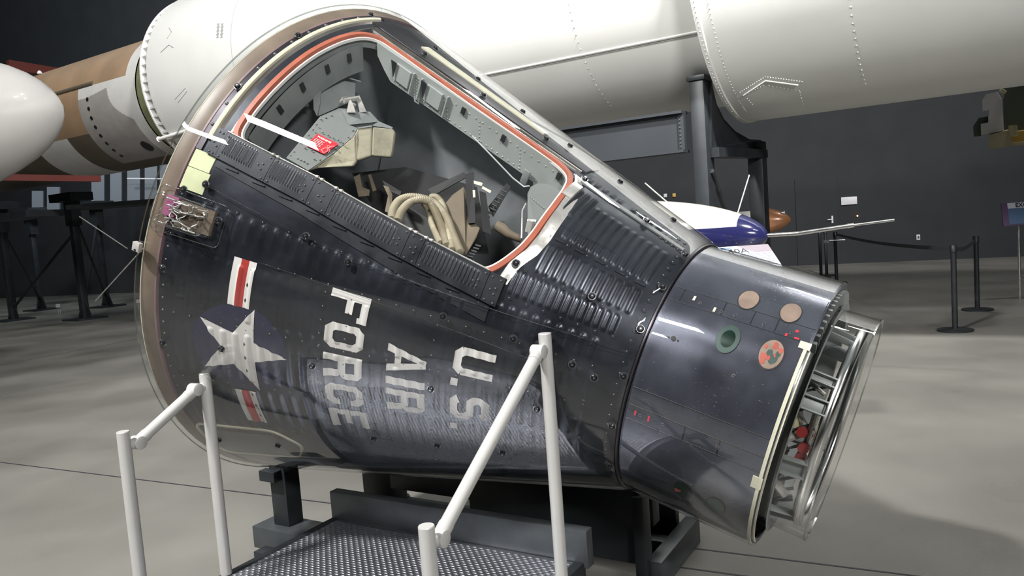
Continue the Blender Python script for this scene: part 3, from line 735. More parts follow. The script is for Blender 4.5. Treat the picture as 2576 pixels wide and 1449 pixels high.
P = [bm_pt(.45, .085)+EB*.015, bm_pt(.455, .105)+EB*.02, bm_pt(.475, .105)+EB*.02, bm_pt(.475, .085)+EB*.015]; mb.tube(P, .004, 6)
P = [bm_pt(1.06, .10)+EB*.015, bm_pt(1.065, .125)+EB*.02, bm_pt(1.085, .125)+EB*.02, bm_pt(1.09, .10)+EB*.015]; mb.tube(P, .004, 6)
mb.each('beam_bracket', 'inner_grey', beam, smooth=40)
mb = MB(); mb.tube([inp(1188, 342, .10), inp(1230, 385, .11), inp(1290, 448, .12), inp(1318, 470, .12), inp(1332, 468, .10)], .0035, 8); mb.build('grey_rod', 'sill_grey', capsule, smooth=60)
# right-hand grey corner box of the cabin
mb = MB()
q = [(1327, 487), (1335, 470), (1352, 461), (1378, 462), (1412, 482), (1392, 530), (1352, 590), (1328, 604)]
mb.prism([inp(x, y, .045) for x, y in q], inp(1360, 520, .16)-inp(1360, 520, .045)); o = mb.build('corner_box', 'box_grey', capsule)
mb = MB()
for i in range(8): mb.dome(inp(1332+i*5.2, 494+i*4.2, .045), CM@(-FWD), .0028, .003, 6)
mb.build('box_rivets', 'sill_grey', o, smooth=60)
mb = MB(); mb.tube([inp(1323, 512, .06), inp(1314, 530, .06), inp(1312, 600, .06)], .0035, 6); mb.tube([inp(1326, 555, .05), inp(1348, 556, .05)], .006, 8)
mb.bevbox(inp(1333, 570, .05), (.012, .01, .022), tuple(np.eye(3)), .002); mb.build('box_lever', 'silver', o, smooth=40)

# ------------------------------------------------------------------ ejection seat (things inside the capsule share its frame)
seat = thing('ejection_seat', 'grey ejection seat with beige pads and red warning placard inside the open hatch', 'seat', mw=CW)
CF = CM@FWD; back = CF
def pl(mb, q, thick, mi=0):
    "plate through sight points (px, py, depth behind the hatch plane)"
    P = [inp(*k) for k in q]; return mb.prism(P, back*thick, mi)
mb = MB(); pl(mb, [(720, 397, .06), (805, 293, .16), (853, 272, .20), (878, 314, .17), (899, 322, .17), (888, 344, .15), (837, 387, .11), (775, 429, .06)], .012)
o = mb.build('head_box_panel', 'box_grey', seat)
mb = MB()
for x, y, d in ((740, 382, .08), (731, 392, .07), (765, 353, .10), (777, 340, .11), (788, 326, .12), (797, 313, .13), (808, 300, .15), (820, 296, .16), (834, 290, .17), (812, 333, .13), (826, 340, .13), (839, 347, .13), (851, 352, .13), (863, 360, .12),
                (749, 399, .07), (757, 403, .07), (765, 406, .07), (773, 411, .07), (791, 400, .08), (806, 402, .08), (846, 373, .11), (858, 357, .12), (877, 345, .14), (888, 328, .16), (840, 385, .1), (785, 378, .09), (768, 372, .09), (758, 360, .1)):
    mb.dome(inp(x, y, d)-back*.001, -back, .0042, .004, 8)
mb.build('panel_rivets', 'box_grey', o, smooth=60)
mb = MB(); pl(mb, [(800, 337, .135), (853, 363, .125), (817, 389, .100), (771, 367, .100)], .002)
pc = mb.build('warning_placard', 'placard_red', seat); pc.location = tuple(-back*.008)
A, B, D_ = inp(800, 337, .135)-back*.011, inp(853, 363, .125)-back*.011, inp(771, 367, .10)-back*.011
ux = (B-A); wd = np.linalg.norm(ux); ux /= wd; uy = -(D_-A); ht = np.linalg.norm(uy); uy /= ht
mb = MB(); put_text(mb, 'WARNING', .0135, A+ux*wd*.42-uy*ht*.16, ux, uy, .0005)
for k in range(5): mb.prism([A+ux*wd*(.08)-uy*ht*(.32+k*.09), A+ux*wd*(.52-.04*(k % 2))-uy*ht*(.32+k*.09), A+ux*wd*(.52-.04*(k % 2))-uy*ht*(.345+k*.09), A+ux*wd*(.08)-uy*ht*(.345+k*.09)], -back*.0004)
for k in range(7):
    c = A+ux*wd*(.10+k*.07)-uy*ht*.88; mb.tube([c+ux*.003*math.cos(a)+uy*.0035*math.sin(a) for a in np.linspace(0, 6.28, 9)], .0005, 4)
P = [A+ux*wd*x-uy*ht*y for x, y in ((.95, .25), (.85, .35), (.80, .55), (.70, .60), (.62, .80), (.78, .92), (.86, .75), (.80, .55), (.92, .60), (.95, .8))]; mb.tube(P, .0009, 4)
P = [A+ux*wd*x-uy*ht*y for x, y in ((.70, .42), (.78, .38), (.82, .45), (.74, .52), (.70, .42))]; mb.tube(P, .0008, 4)
mb.build('placard_print', 'text_white', pc)
bpy.context.view_layer.update()
for c in pc.children: c.location = tuple(back*.008)
mb = MB(); pl(mb, [(853, 272, .20), (861, 281, .18), (878, 314, .17), (953, 305, .26), (931, 281, .25), (905, 276, .25)], .02)
pl(mb, [(861, 281, .17), (931, 281, .22), (953, 306, .24), (878, 314, .165)], .01); mb.build('head_box_top', 'inner_grey', seat)
mb = MB(); pl(mb, [(899, 322, .17), (888, 344, .15), (837, 387, .11), (775, 429, .06), (800, 422, .09), (888, 418, .14), (897, 405, .15), (900, 345, .16)], .02)
pl(mb, [(899, 322, .17), (936, 319, .20), (934, 392, .19), (898, 404, .155), (888, 344, .15)], .03)
pl(mb, [(937, 319, .20), (987, 323, .25), (994, 332, .26), (988, 380, .26), (983, 395, .25), (935, 392, .19)], .03)
o = mb.build('head_rest_pad', 'foam', seat); bv = o.modifiers.new('b', 'BEVEL'); bv.width = .006; bv.segments = 2
mb = MB(); pl(mb, [(899, 320, .165), (935, 315, .195), (936, 319, .195), (899, 324, .165)], .015); pl(mb, [(936, 316, .2), (953, 305, .23), (988, 320, .25), (986, 324, .25)], .015); mb.build('pad_trim', 'inner_grey', seat)
mb = MB()
pl(mb, [(872, 283, .165), (879, 245, .175), (888, 262, .17), (895, 283, .165)], .006); pl(mb, [(905, 283, .20), (896, 243, .21), (904, 240, .21), (922, 281, .20)], .006)
mb.tube([inp(864, 254, .17), inp(900, 248, .205)], .011, 12); mb.tube([inp(872, 244, .18), inp(862, 246, .17), inp(855, 258, .17)], .003, 6); mb.tube([inp(878, 258, .18), inp(893, 266, .2)], .008, 10)
mb.build('harness_lug', 'silver', seat, smooth=40)
mb = MB(); pl(mb, [(787, 225, .19), (793, 212, .19), (808, 213, .19), (805, 260, .17), (797, 292, .16), (789, 275, .17)], .012)
V = []; F = []
for i in range(13):
    x = 803+i*7.6; y = 214-12*math.sin(math.pi*(i+2)/16)
    for dd in (0, .006): V += [inp(x, y, .20+.007*i)+back*dd, inp(x-2, 292-i*3.4, .185+.007*i)+back*dd]
for i in range(12):
    a = i*4; F += [(a, a+4, a+5, a+1), (a+2, a+3, a+7, a+6), (a, a+2, a+6, a+4), (a+1, a+5, a+7, a+3)]
F += [(0, 1, 3, 2), (48, 50, 51, 49)]; mb.add(V, F)
mb.build('head_rest_shelf', 'inner_grey', seat, smooth=40)
mb = MB(); mb.tube([inp(875, 196, .27), inp(908, 206, .28)], .004, 6); mb.tube([inp(740, 276, .2), inp(775, 262, .2)], .008, 6); mb.tube([inp(765, 262, .2), inp(742, 280, .2)], .005, 6); mb.each('shelf_fitting', 'inner_grey', seat, smooth=40)
# seat body, straps, side boards
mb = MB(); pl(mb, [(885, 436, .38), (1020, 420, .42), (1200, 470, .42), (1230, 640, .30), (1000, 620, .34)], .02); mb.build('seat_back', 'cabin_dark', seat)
mb = MB(); pl(mb, [(1120, 512, .20), (1138, 490, .21), (1166, 470, .22), (1172, 482, .22), (1172, 540, .20), (1207, 574, .17), (1198, 598, .15), (1172, 642, .10), (1158, 640, .12), (1150, 600, .16)], .010); mb.build('side_board', 'tan', seat)
mb = MB(); pl(mb, [(964, 466, .24), (978, 470, .24), (987, 490, .23), (984, 538, .18), (968, 532, .19), (976, 492, .23)], .008); pl(mb, [(890, 445, .26), (905, 438, .27), (911, 470, .26), (930, 478, .25), (928, 492, .24), (902, 495, .23)], .008); pl(mb, [(926, 440, .3), (933, 438, .3), (947, 478, .26), (938, 482, .26)], .006)
mb.each('harness_strap', 'tan', seat)
mb = MB()
for q in ([(1170, 438, .2), (1192, 432, .2), (1196, 560, .16), (1178, 562, .16)], [(1206, 480, .2), (1222, 485, .2), (1236, 590, .12), (1214, 582, .12)], [(1228, 520, .22), (1275, 460, .24), (1285, 470, .24), (1240, 545, .2)], [(1076, 476, .28), (1168, 432, .26), (1172, 446, .26), (1090, 492, .26)], [(960, 452, .26), (1010, 482, .24), (1006, 492, .24), (975, 478, .24)]):
    pl(mb, q, .02)
mb.each('black_webbing', 'cabin_dark', seat)
mb = MB(); pl(mb, [(1192, 454, .19), (1214, 460, .19), (1212, 468, .19), (1192, 462, .19)], .006); pl(mb, [(1214, 468, .19), (1236, 480, .19), (1233, 486, .19), (1212, 474, .19)], .006); pl(mb, [(1189, 478, .16), (1195, 478, .16), (1196, 496, .16), (1190, 497, .16)], .004)
mb.each('harness_buckle', 'cream', seat)
mb = MB()
for i in range(8): mb.tube([inp(1262-i*6, 478+i*9, .2), inp(1274-i*6, 484+i*9, .2)], .004, 6)
for i in range(5): mb.tube([inp(1196-i*5, 616+i*7, .08), inp(1210-i*5, 620+i*7, .08)], .004, 6)
mb.each('webbing_rung', 'washer', seat, smooth=40)
mb = MB(); P = [(1248, 566), (1262, 574), (1278, 588), (1296, 596), (1312, 602)]
mb.tube([inp(x, y, .10) for x, y in P], [.018, .022, .018, .015, .014], 12); mb.build('fabric_sleeve', 'tan', seat, smooth=60)
mb = MB(); pl(mb, [(1030, 440, .45), (1085, 470, .40), (1078, 486, .40), (1060, 478, .42)], .01); mb.build('side_bracket', 'inner_grey', seat)
# corrugated hoses
def hose(pts, r, label):
    P = [np.array(inp(*p)) for p in pts]; n = len(P); out = []
    for i in range(n-1):
        p0, p1, p2, p3 = P[max(0, i-1)], P[i], P[i+1], P[min(n-1, i+2)]
        for k in range(14):
            u = k/14; out.append(.5*((2*p1)+(-p0+p2)*u+(2*p0-5*p1+4*p2-p3)*u*u+(-p0+3*p1-3*p2+p3)*u**3))
    out.append(P[-1]); Ls = [0]
    for i in range(len(out)-1): Ls.append(Ls[-1]+np.linalg.norm(out[i+1]-out[i]))
    m = int(Ls[-1]/.0016); X = np.linspace(0, Ls[-1], m); A_ = np.array(out); Q = np.stack([np.interp(X, Ls, A_[:, k]) for k in range(3)], 1)
    rr = [r*(1+.15*math.cos(2*math.pi*x/.0064)) for x in X]
    o = MB().tube(list(Q), rr, 12).build('corrugated_hose', 'hose', None, smooth=80); o.matrix_world = CW
    tag(o, label, 'hose', 'corrugated hoses in the cabin'); return o
hose([(985, 552, .06), (988, 528, .10), (1003, 505, .14), (1030, 495, .16), (1062, 498, .17), (1095, 512, .17), (1122, 545, .14), (1140, 590, .09), (1158, 634, .03)], .0135, 'beige corrugated hose, longest arch on the outside of the loop')
hose([(1000, 556, .05), (1010, 530, .08), (1030, 510, .11), (1056, 502, .12), (1082, 512, .14), (1100, 545, .13), (1115, 585, .10), (1124, 618, .05)], .0135, 'beige corrugated hose, inner arch of the loop')
hose([(1085, 496, .22), (1100, 498, .20), (1114, 518, .18), (1124, 556, .14), (1132, 600, .08), (1138, 628, .04)], .0125, 'beige corrugated hose dropping from the black strap behind the arches')
hose([(1068, 512, .19), (1080, 530, .18), (1086, 560, .16), (1098, 590, .12), (1108, 612, .07)], .0125, 'beige corrugated hose, short piece inside the arches')

# ------------------------------------------------------------------ acrylic cover
cover = thing('acrylic_cover', 'clear acrylic cover with black cap fasteners wrapped around the capsule', 'display cover', mw=CW)
AO = .018
def fold(s, t):
    if t < 0 or t > 150: return 0
    w1 = math.exp(-((s-.85)/.42)**4); w2 = math.exp(-((s-1.3)/.35)**4)
    return .010*w1*math.exp(-((t-(82-3.0*(s-.4)))/2.4)**2)+.006*w2*math.exp(-((t-(91+4*(s-1.2)))/4)**2)
S_ = np.concatenate([[-.01], np.linspace(0, LC-.02, 90), [LC-.003]]); T_ = np.concatenate([np.arange(-180, 60, 4), np.arange(60, 110, .5), np.arange(110, 180, 3)]); nt = len(T_)
V = [cyl(s, t, (RB+AO+.004 if s < 0 else rad(s)+(AO if s < LC-.01 else .012))+fold(s, t)) for s in S_ for t in T_]
F = [(i*nt+j, i*nt+(j+1) % nt, (i+1)*nt+(j+1) % nt, (i+1)*nt+j) for i in range(len(S_)-1) for j in range(nt)]
MB().add(V, F).build('cone_sheet', 'acrylic', cover, smooth=180, fix=False)
mb = MB(); mb.lathe((0, 0, 0), (1, 0, 0), [(-.013, RB+AO+.006), (-.009, RB+AO+.006), (-.009, RB+AO+.001), (-.013, RB+AO+.001)], 160, closed=True); mb.build('sheet_rim', 'acrylic_edge', cover, smooth=40)
mb = MB(); mb.lathe((0, 0, 0), (1, 0, 0), [(LC+.02, RS+.009), (S1, RS+.009)], 140); mb.build('cylinder_sheet', 'acrylic', cover, smooth=60)
mb = MB(); mb.lathe((0, 0, 0), (1, 0, 0), [(S1-.03, .415), (2.40, .415)], 120); mb.build('end_sheet', 'acrylic_clear', cover, smooth=60)
mb = MB(); mb.lathe((0, 0, 0), (1, 0, 0), [(2.398, .418), (2.403, .418), (2.403, .411), (2.398, .411)], 120, closed=True); mb.build('end_sheet_rim', 'acrylic_edge', cover, smooth=40)
BC = [(.168, 70.4), (.574, 73.2), (.744, 75.5), (1.109, 80.9), (1.353, 81.0), (1.272, 59.7), (1.543, 59.4), (1.279, 18.0), (1.55, 18.0), (1.56, 83.3), (1.639, 85.6), (.328, 102.8), (.676, 102.6), (.864, 124.6),
      (1.109, 102.5), (1.477, 102.1), (1.11, 124.4), (1.354, 124.2), (.092, 104.0), (.092, 88.4), (.088, 80.8), (.1, 72.8), (.258, 76.2), (.411, 133.1), (.14, 133), (1.728, 22.2), (1.728, 43.6), (1.725, 63.1), (1.725, 82.1), (1.726, 103.2), (1.727, 125.6),
      (.078, 50), (.078, 32), (.078, 10), (.35, 3), (.60, 3), (.85, 3), (1.1, 3), (1.35, 3), (1.6, 3), (.40, 10.6), (.72, 10.6), (1.04, 10.6)]
for s, t in BC:
    s2, t2 = s, t; r0 = rad(s)+AO-.001 if s < 1.70 else rad(s)+.012
    c = cyl(s2, t2, r0); n_ = nrm(min(s, 1.7), t2)
    mb = MB(); mb.disc(c, n_, .0145, .002, 20, mi=1); mb.tube([c+n_*.002, c+n_*.006, c+n_*.010], [.0115, .0115, .0075], 18, mi=0); mb.disc(c+n_*.0098, n_, .0035, .0012, 6, mi=1)
    mb.build('cap_fastener', ['fastener', 'washer'], cover, smooth=40)
for s0, t0, s1, t1, cv in ((.174, 70.5, 1.71, 73, 3.0), (.44, 81.7, 1.71, 87.9, -1.5)):
    P = [cyl(s0+(s1-s0)*i/40, t0+(t1-t0)*i/40+cv*math.sin(math.pi*i/40), rad(s0+(s1-s0)*i/40)+AO+.001) for i in range(41)]
    MB().tube(P, .0013, 5).build('sheet_seam', 'acrylic_edge', cover)
# box cover over the wiring bundle
def boxpts(s0, s1, t0, t1, off, c, n=6):
    P = []
    for (cs, ct, a0) in ((s1-c, t0+deg(c, s1), -90), (s1-c, t1-deg(c, s1), 0), (s0+c, t1-deg(c, s0), 90), (s0+c, t0+deg(c, s0), 180)):
        for k in range(n+1):
            a = R_(a0+90*k/n); s = cs+c*math.cos(a); t = ct+deg(c*math.sin(a), cs); P.append(cyl(s, t, rad(s)+off))
    return P
bx = MB(); rows = [boxpts(.045, .255, 74.2, 80.4, AO, .03), boxpts(.048, .252, 74.4, 80.2, AO+.045, .03), boxpts(.065, .235, 75.2, 79.4, AO+.058, .025)]
n = len(rows[0]); V = rows[0]+rows[1]+rows[2]; F = [(j*n+i, j*n+(i+1) % n, (j+1)*n+(i+1) % n, (j+1)*n+i) for j in range(2) for i in range(n)]+[tuple(range(2*n, 3*n))]
o = MB().add(V, F).build('wiring_box', 'acrylic_clear', cover, smooth=50)
P = boxpts(.02, .283, 73.0, 81.6, AO+.002, .02); MB().tube(P, .0018, 6, closed=True).build('box_flange_edge', 'acrylic_edge', o, smooth=60)
MB().tube(rows[1], .0014, 6, closed=True).build('box_edge', 'acrylic_edge', o, smooth=60)
wb = thing('wire_bundle', 'loose grey wires and magenta connector under the small clear box at the capsule rim', 'wires', mw=CW)
mb = MB(); fpatch(mb, .055, .10, 74.6, 78.4, AO+.006, .02, 3, 3); mb.build('connector_block', 'magenta', wb)
mb = MB(); fpatch(mb, .10, .235, 74.8, 79.8, AO-.004, .012, 3, 3); mb.build('backing_plate', 'brown_ring', wb)
random.seed(11); mb = MB()
for k in range(15):
    P = []; a = random.uniform(75.2, 79); s = .07+random.uniform(0, .03); al = random.uniform(-.6, .6)
    for i in range(9):
        al += random.uniform(-.9, .9); s += .016*math.cos(al)+.003; a += .9*math.sin(al); s = min(max(s, .065), .232); a = min(max(a, 75.2), 79.8)
        P.append(cyl(s, a, rad(s)+AO+.012+random.uniform(0, .028)))
    Q = []
    for i in range(len(P)-1):
        p0, p1, p2, p3 = P[max(0, i-1)], P[i], P[i+1], P[min(len(P)-1, i+2)]
        for u in (0, .25, .5, .75): Q.append(.5*((2*p1)+(-p0+p2)*u+(2*p0-5*p1+4*p2-p3)*u*u+(-p0+3*p1-3*p2+p3)*u**3))
    mb.tube(Q, .0032 if k < 7 else .0016, 7)
mb.each('wire', 'wire', wb, smooth=60)
# small aluminium clip on the rim, with its stay wire to the floor
clip = thing('edge_clip', 'small aluminium clip holding the cover on the capsule rim at far left', 'clip', mw=CW)
mb = MB(); mb.bevbox(cyl(.004, 85.5, RB+.035), (.020, .017, .012), (np.array([1., 0, 0]), np.array([0, -math.cos(R_(85.5)), -math.sin(R_(85.5))]), nrm(0, 85.5)), .002); mb.build('clip_body', 'silver', clip, smooth=30)
mb = MB(); mb.disc(cyl(.010, 86, RB+.046), nrm(0, 86), .004, .004, 8); mb.build('clip_screw', 'fastener', clip)
# lower window frame under the capsule (second access opening, cream frame)
mb = MB(); P = smooth_loop(resample([(.07, 128), (.42, 128), (.50, 134), (.42, 142), (.07, 142)], .02), 3)
ribbon(mb, P, 0, .012, .006, .0); mb.build('lower_window_frame', 'cream', capsule, smooth=40)
mb = MB(); fpatch(mb, .09, .40, 130, 141, .003, .004, 8, 8); mb.build('lower_window', 'cabin', capsule, smooth=40)

# ------------------------------------------------------------------ setting
mb = MB(); mb.add([(-45, -22, 0), (32, -22, 0), (32, 45, 0), (-45, 45, 0)], [(0, 1, 2, 3)]); struct(mb.build('floor', 'floor', fix=False))
WA = R_(-25); W1 = np.array([math.cos(WA), math.sin(WA), 0]); W2 = np.array([-math.sin(WA), math.cos(WA), 0]); WP = np.array([11.5, 17.8, 0])
def Wl(a, b, z): return WP+W1*a+W2*b+EZ*z
mb = MB(); mb.box(Wl(-12, .15, 7), (38, .15, 7), (W1, W2, EZ)); struct(mb.build('wall_back', 'black_wall'))
mb = MB(); mb.box((-45.2, 12, 7), (.2, 34, 7)); struct(mb.build('wall_left', 'black_wall'))
mb = MB(); mb.box((32.2, 12, 7), (.2, 34, 7)); struct(mb.build('wall_right', 'black_wall'))
mb = MB(); mb.box((-6, -22.2, 7), (39, .2, 7)); struct(mb.build('wall_front', 'black_wall'))
mb = MB(); mb.box((-6, 12, 14.2), (39.5, 34.5, .2)); struct(mb.build('ceiling', 'ceiling'))
mb = MB()
def joint(a, b):
    a = np.array(a); b = np.array(b); d = b-a; ln = np.linalg.norm(d); d /= ln; mb.box((a+b)/2+EZ*.0008, (ln/2, .006, .0008), (d, np.cross(EZ, d), EZ))
J0 = atz(0, 1163, 0); J1 = atz(700, 1250, 0); dj = (J1-J0)/np.linalg.norm(J1-J0); joint(J0-dj*6, J1+dj*14)
J2 = atz(1730, 1430, 0); nj = np.cross(EZ, dj); joint(J2-dj*.2-nj*.0, J2+dj*9)
for k in (-9, 8): joint(J1+dj*k-nj*3, J1+dj*k+nj*18)
struct(mb.build('trim_1', 'ink'))

# ------------------------------------------------------------------ visitor platform
plat = thing('viewing_platform', 'low viewing platform with silver diamond tread plate and black kick board below the capsule', 'platform', L(-1.95, 1.9, 0))
def PL_(x, y, z): return L(x, y, z)-L(-1.95, 1.9, 0)
AX = (E1, E2, EZ); ZP = .30
X0, X1, Y0, Y1 = -2.575, -1.345, .9, 2.55
mb = MB(); mb.box(PL_((X0+X1)/2, (Y0+Y1)/2, ZP-.0015), ((X1-X0)/2, (Y1-Y0)/2, .0015), AX)
px_, py_ = .0165, .0165; nx = int((X1-X0)/px_); ny = int((Y1-Y0)/py_)
DA = E1; DB = E2
for i in range(nx):
    for j in range(ny):
        x = X0+(i+.5)*px_; y = Y0+(j+.5)*py_
        if y < 1.45: continue
        a, b = (DA, DB) if (i+j) % 2 else (DB, DA)
        c = PL_(x, y, ZP); l, w_ = .0115, .0036
        V = [c+a*l, c+a*l*.45+b*w_, c-a*l*.45+b*w_, c-a*l, c-a*l*.45-b*w_, c+a*l*.45-b*w_, c+a*l*.5+EZ*.0022, c-a*l*.5+EZ*.0022]
        mb.add(V, [(0, 1, 6), (1, 2, 7, 6), (2, 3, 7), (3, 4, 7), (4, 5, 6, 7), (5, 0, 6)])
mb.build('tread_plate', 'tread', plat, smooth=50, fix=False)
mb = MB(); mb.bevbox(PL_((X0+X1)/2+.01, Y1+.03, ZP+.055), ((X1-X0)/2+.05, .026, .075), AX, .004); mb.build('kick_board', 'kick', plat, smooth=30)
mb = MB()
for x in (X0-.02, X1+.02): mb.bevbox(PL_(x, (Y0+Y1)/2, ZP-.03), (.02, (Y1-Y0)/2+.02, .033), AX, .003)
mb.bevbox(PL_((X0+X1)/2, Y0-.02, ZP-.03), ((X1-X0)/2+.04, .02, .033), AX, .003); mb.each('edge_rail', 'steel_black', plat, smooth=30)
for x in (X0+.01, X1-.01):
    for y in (Y0+.05, Y1-.06): mb = MB(); mb.bevbox(PL_(x, y, (ZP-.06)/2), (.025, .025, (ZP-.06)/2), AX, .003); mb.build('leg', 'steel_black', plat)

# ------------------------------------------------------------------ handrails
def handrail(label, n0, n1, foot0, foot1, r=.0225):
    root = thing('handrail', label, 'handrail', (n0[0], n0[1], foot0)); O = np.array([n0[0], n0[1], foot0])
    for P, z0 in ((n0, foot0), (n1, foot1)):
        mb = MB(); p = np.array(P)-O; mb.tube([(p[0], p[1], z0-foot0), (p[0], p[1], p[2]-.003)], r, 28); mb.tube([(p[0], p[1], p[2]-.003), (p[0], p[1], p[2])], [r, r*.94], 28)
        q = mb.build('post', 'rail', root, smooth=40)
        mb = MB(); mb.tube([(p[0], p[1], z0-foot0), (p[0], p[1], z0-foot0+.008)], r*2.2, 24); mb.build('base_flange', 'rail', q, smooth=40)
    a = np.array(n0)-O; b = np.array(n1)-O; h = (b-a)*np.array([1, 1, 0]); h /= np.linalg.norm(h); sd = np.cross(h, EZ)
    A = a+np.array([0, 0, -.055])+h*(r+.028); B = b+np.array([0, 0, -.055])-h*(r+.028)
    d = (B-A)/np.linalg.norm(B-A); mb = MB(); mb.tube([A+d*.02, B-d*.02], r*.92, 28); mb.build('rail', 'rail', root, smooth=40)
    for P, Q, dd in ((a+np.array([0, 0, -.055]), A, d), (b+np.array([0, 0, -.055]), B, -d)):
        mb = MB(); mb.tube([Q-sd*.024, Q-sd*.022, Q+sd*.022, Q+sd*.024], [.021, .024, .024, .021], 24)
        mb.tube([Q, Q+dd*.045], r*1.0, 24); mb.tube([P, Q], [.017, .020], 20); mb.build('elbow_joint', 'rail', root, smooth=40)
    return root
def rayplane(px, py, x):   # where a sight line meets the vertical plane L.x = x
    d = ray(px, py); t = (x-CAMP@E1)/(d@E1); return CAMP+d*t
a = rayplane(309, 1085, -2.60); b = rayplane(515, 938, -2.60)
handrail('short silver handrail with two posts at the left edge of the tread plate platform', a, b, 0, 0)
a = rayplane(1072, 1322, -1.262); b = rayplane(1370, 838, -1.262)
handrail('tall silver handrail at the right edge of the platform, in front of the white lettering', a, b, 0, 0)

# ------------------------------------------------------------------ cradle
cr = thing('steel_cradle', 'black steel cradle with posts and base beams carrying the capsule', 'stand', L(-2.0, 3.0, 0)); O = L(-2.0, 3.0, 0)
def cbox(name, x0, x1, y0, y1, z0, z1, m='steel_black', b=.004):
    mb = MB(); mb.bevbox(L((x0+x1)/2, (y0+y1)/2, (z0+z1)/2)-O, (abs(x1-x0)/2, abs(y1-y0)/2, abs(z1-z0)/2), AX, b); return mb.build(name, m, cr, smooth=30)
cbox('base_beam', -3.24, -2.82, 2.60, 2.78, .04, .155, 'kick')
cbox('base_beam', -3.10, -2.80, 3.20, 3.36, .02, .11, 'kick')
cbox('base_beam', -2.92, -2.84, 2.60, 3.40, .03, .10)
cbox('base_beam', -1.24, -1.17, 3.02, 3.56, .0, .125, 'kick')
cbox('base_beam', -2.85, -1.2, 3.28, 3.36, .02, .10)
cbox('base_beam', -3.0, -1.2, 2.66, 2.74, .0, .06)
cbox('foot_bracket', -3.10, -2.98, 2.48, 2.56, .02, .09)
cbox('front_post', -3.14, -3.03, 2.66, 2.76, .155, .50)
cbox('post_clamp', -3.16, -3.05, 2.61, 2.66, .40, .455)
cbox('rear_post', -2.97, -2.77, 3.16, 3.30, .11, .40)
cbox('side_beam', -2.77, -1.25, 3.16, 3.24, .22, .355)
cbox('side_panel', -2.15, -1.255, 3.02, 3.05, .10, .44)
cbox('side_post', -1.27, -1.22, 2.97, 3.05, .0, .42)
cbox('rear_panel', -1.9, -1.25, 3.45, 3.50, .05, .30)
mb = MB()   # curved saddle arm under the wide end
P = [L(-3.08, 2.71, .50)-O, L(-3.06, 2.71, .565)-O, L(-3.0, 2.74, .60)-O, L(-2.88, 2.82, .61)-O, L(-2.72, 2.90, .60)-O]
for i in range(len(P)-1):
    d = P[i+1]-P[i]; l = np.linalg.norm(d); d /= l; sd = np.cross(d, E2); sd /= np.linalg.norm(sd); mb.bevbox((P[i]+P[i+1])/2, (l/2+.02, .05, .028), (d, np.cross(sd, d), sd), .004)
mb.build('saddle_arm', 'steel_black', cr, smooth=30)
mb = MB(); mb.prism([L(-3.03, 2.66, .44)-O, L(-2.94, 2.66, .515)-O, L(-2.99, 2.66, .55)-O, L(-3.03, 2.66, .56)-O], E2*.06); mb.build('gusset', 'steel_black', cr)

# ------------------------------------------------------------------ big rocket
RAZ = -.572; ra = np.array([math.cos(RAZ), math.sin(RAZ), 0]); RO = np.array([0, 10.526, 4.294]); rw = np.cross(ra, EZ); rw /= np.linalg.norm(rw); rvv = EZ
RW = Matrix(((ra[0], -rw[0], 0, RO[0]), (ra[1], -rw[1], 0, RO[1]), (0, 0, 1, RO[2]), (0, 0, 0, 1)))
def rpt(s, t, r): t = R_(t); return np.array([s, -r*math.sin(t), r*math.cos(t)])   # rocket coordinates
rocket = thing('white_rocket', 'huge white riveted rocket body lying across the top of the hall behind the capsule', 'rocket', mw=RW)
RR1, RR2, RE, RJ = 1.525, 1.733, -5.426, 3.243
prof = [(RE, RR1-.09), (RE, RR1)]+[(s, RR1) for s in np.linspace(RE+.2, RJ, 24)]
MB().lathe((0, 0, 0), (1, 0, 0), prof, 160).build('body_section', 'rocket', rocket, smooth=40)
MB().lathe((0, 0, 0), (1, 0, 0), [(RJ, RR1-.02), (RJ, RR2+.012), (RJ+.05, RR2+.012), (RJ+.06, RR2), (14, RR2)], 160).build('forward_section', 'rocket', rocket, smooth=40)
MB().lathe((0, 0, 0), (1, 0, 0), [(RE-.02, .1), (RE-.02, RR1-.09), (RE, RR1-.09)], 96).build('end_plate', 'rocket', rocket, smooth=40)
mb = MB()
for s in (-5.36, ):
    for t in np.arange(20, 175, .9): mb.dome(rpt(s, t, RR1), (0, -math.sin(R_(t)), math.cos(R_(t))), .005, .003, 5)
for s, r in ((RJ+.03, RR2+.012), (RJ+.16, RR2), (6.1, RR2)):
    for t in np.arange(30, 175, 1.6): mb.dome(rpt(s, t, r), (0, -math.sin(R_(t)), math.cos(R_(t))), .007, .007, 5)
for s in (4.6, ):
    for t in np.arange(95, 160, 2.6): mb.dome(rpt(s, t, RR2), (0, -math.sin(R_(t)), math.cos(R_(t))), .009, .009, 6)
for s in (1.9, ):
    for t in np.arange(95, 160, 3): mb.dome(rpt(s, t, RR1), (0, -math.sin(R_(t)), math.cos(R_(t))), .008, .008, 6)
o = mb.build('rivets', 'rocket', rocket, smooth=60); o['kind'] = 'stuff'
mb = MB()
ts = math.degrees(2.212)
def rloc(P): q = np.array(P)-RO; return np.array([q@ra, -(q@rw), q[2]])
def onrocket(px, py, R):
    o = rloc(CAMP); d = rloc(CAMP+ray(px, py))-o; A = d[1]**2+d[2]**2; B = 2*(o[1]*d[1]+o[2]*d[2]); C_ = o[1]**2+o[2]**2-R*R; D = B*B-4*A*C_; t = (-B-math.sqrt(max(0, D)))/2/A; return o+d*t
a = onrocket(1230, 190, RR1); t1 = math.degrees(math.atan2(-a[1], a[2])); b = onrocket(1660, 95, RR1); t2 = math.degrees(math.atan2(-b[1], b[2])); ts = (t1+t2)/2
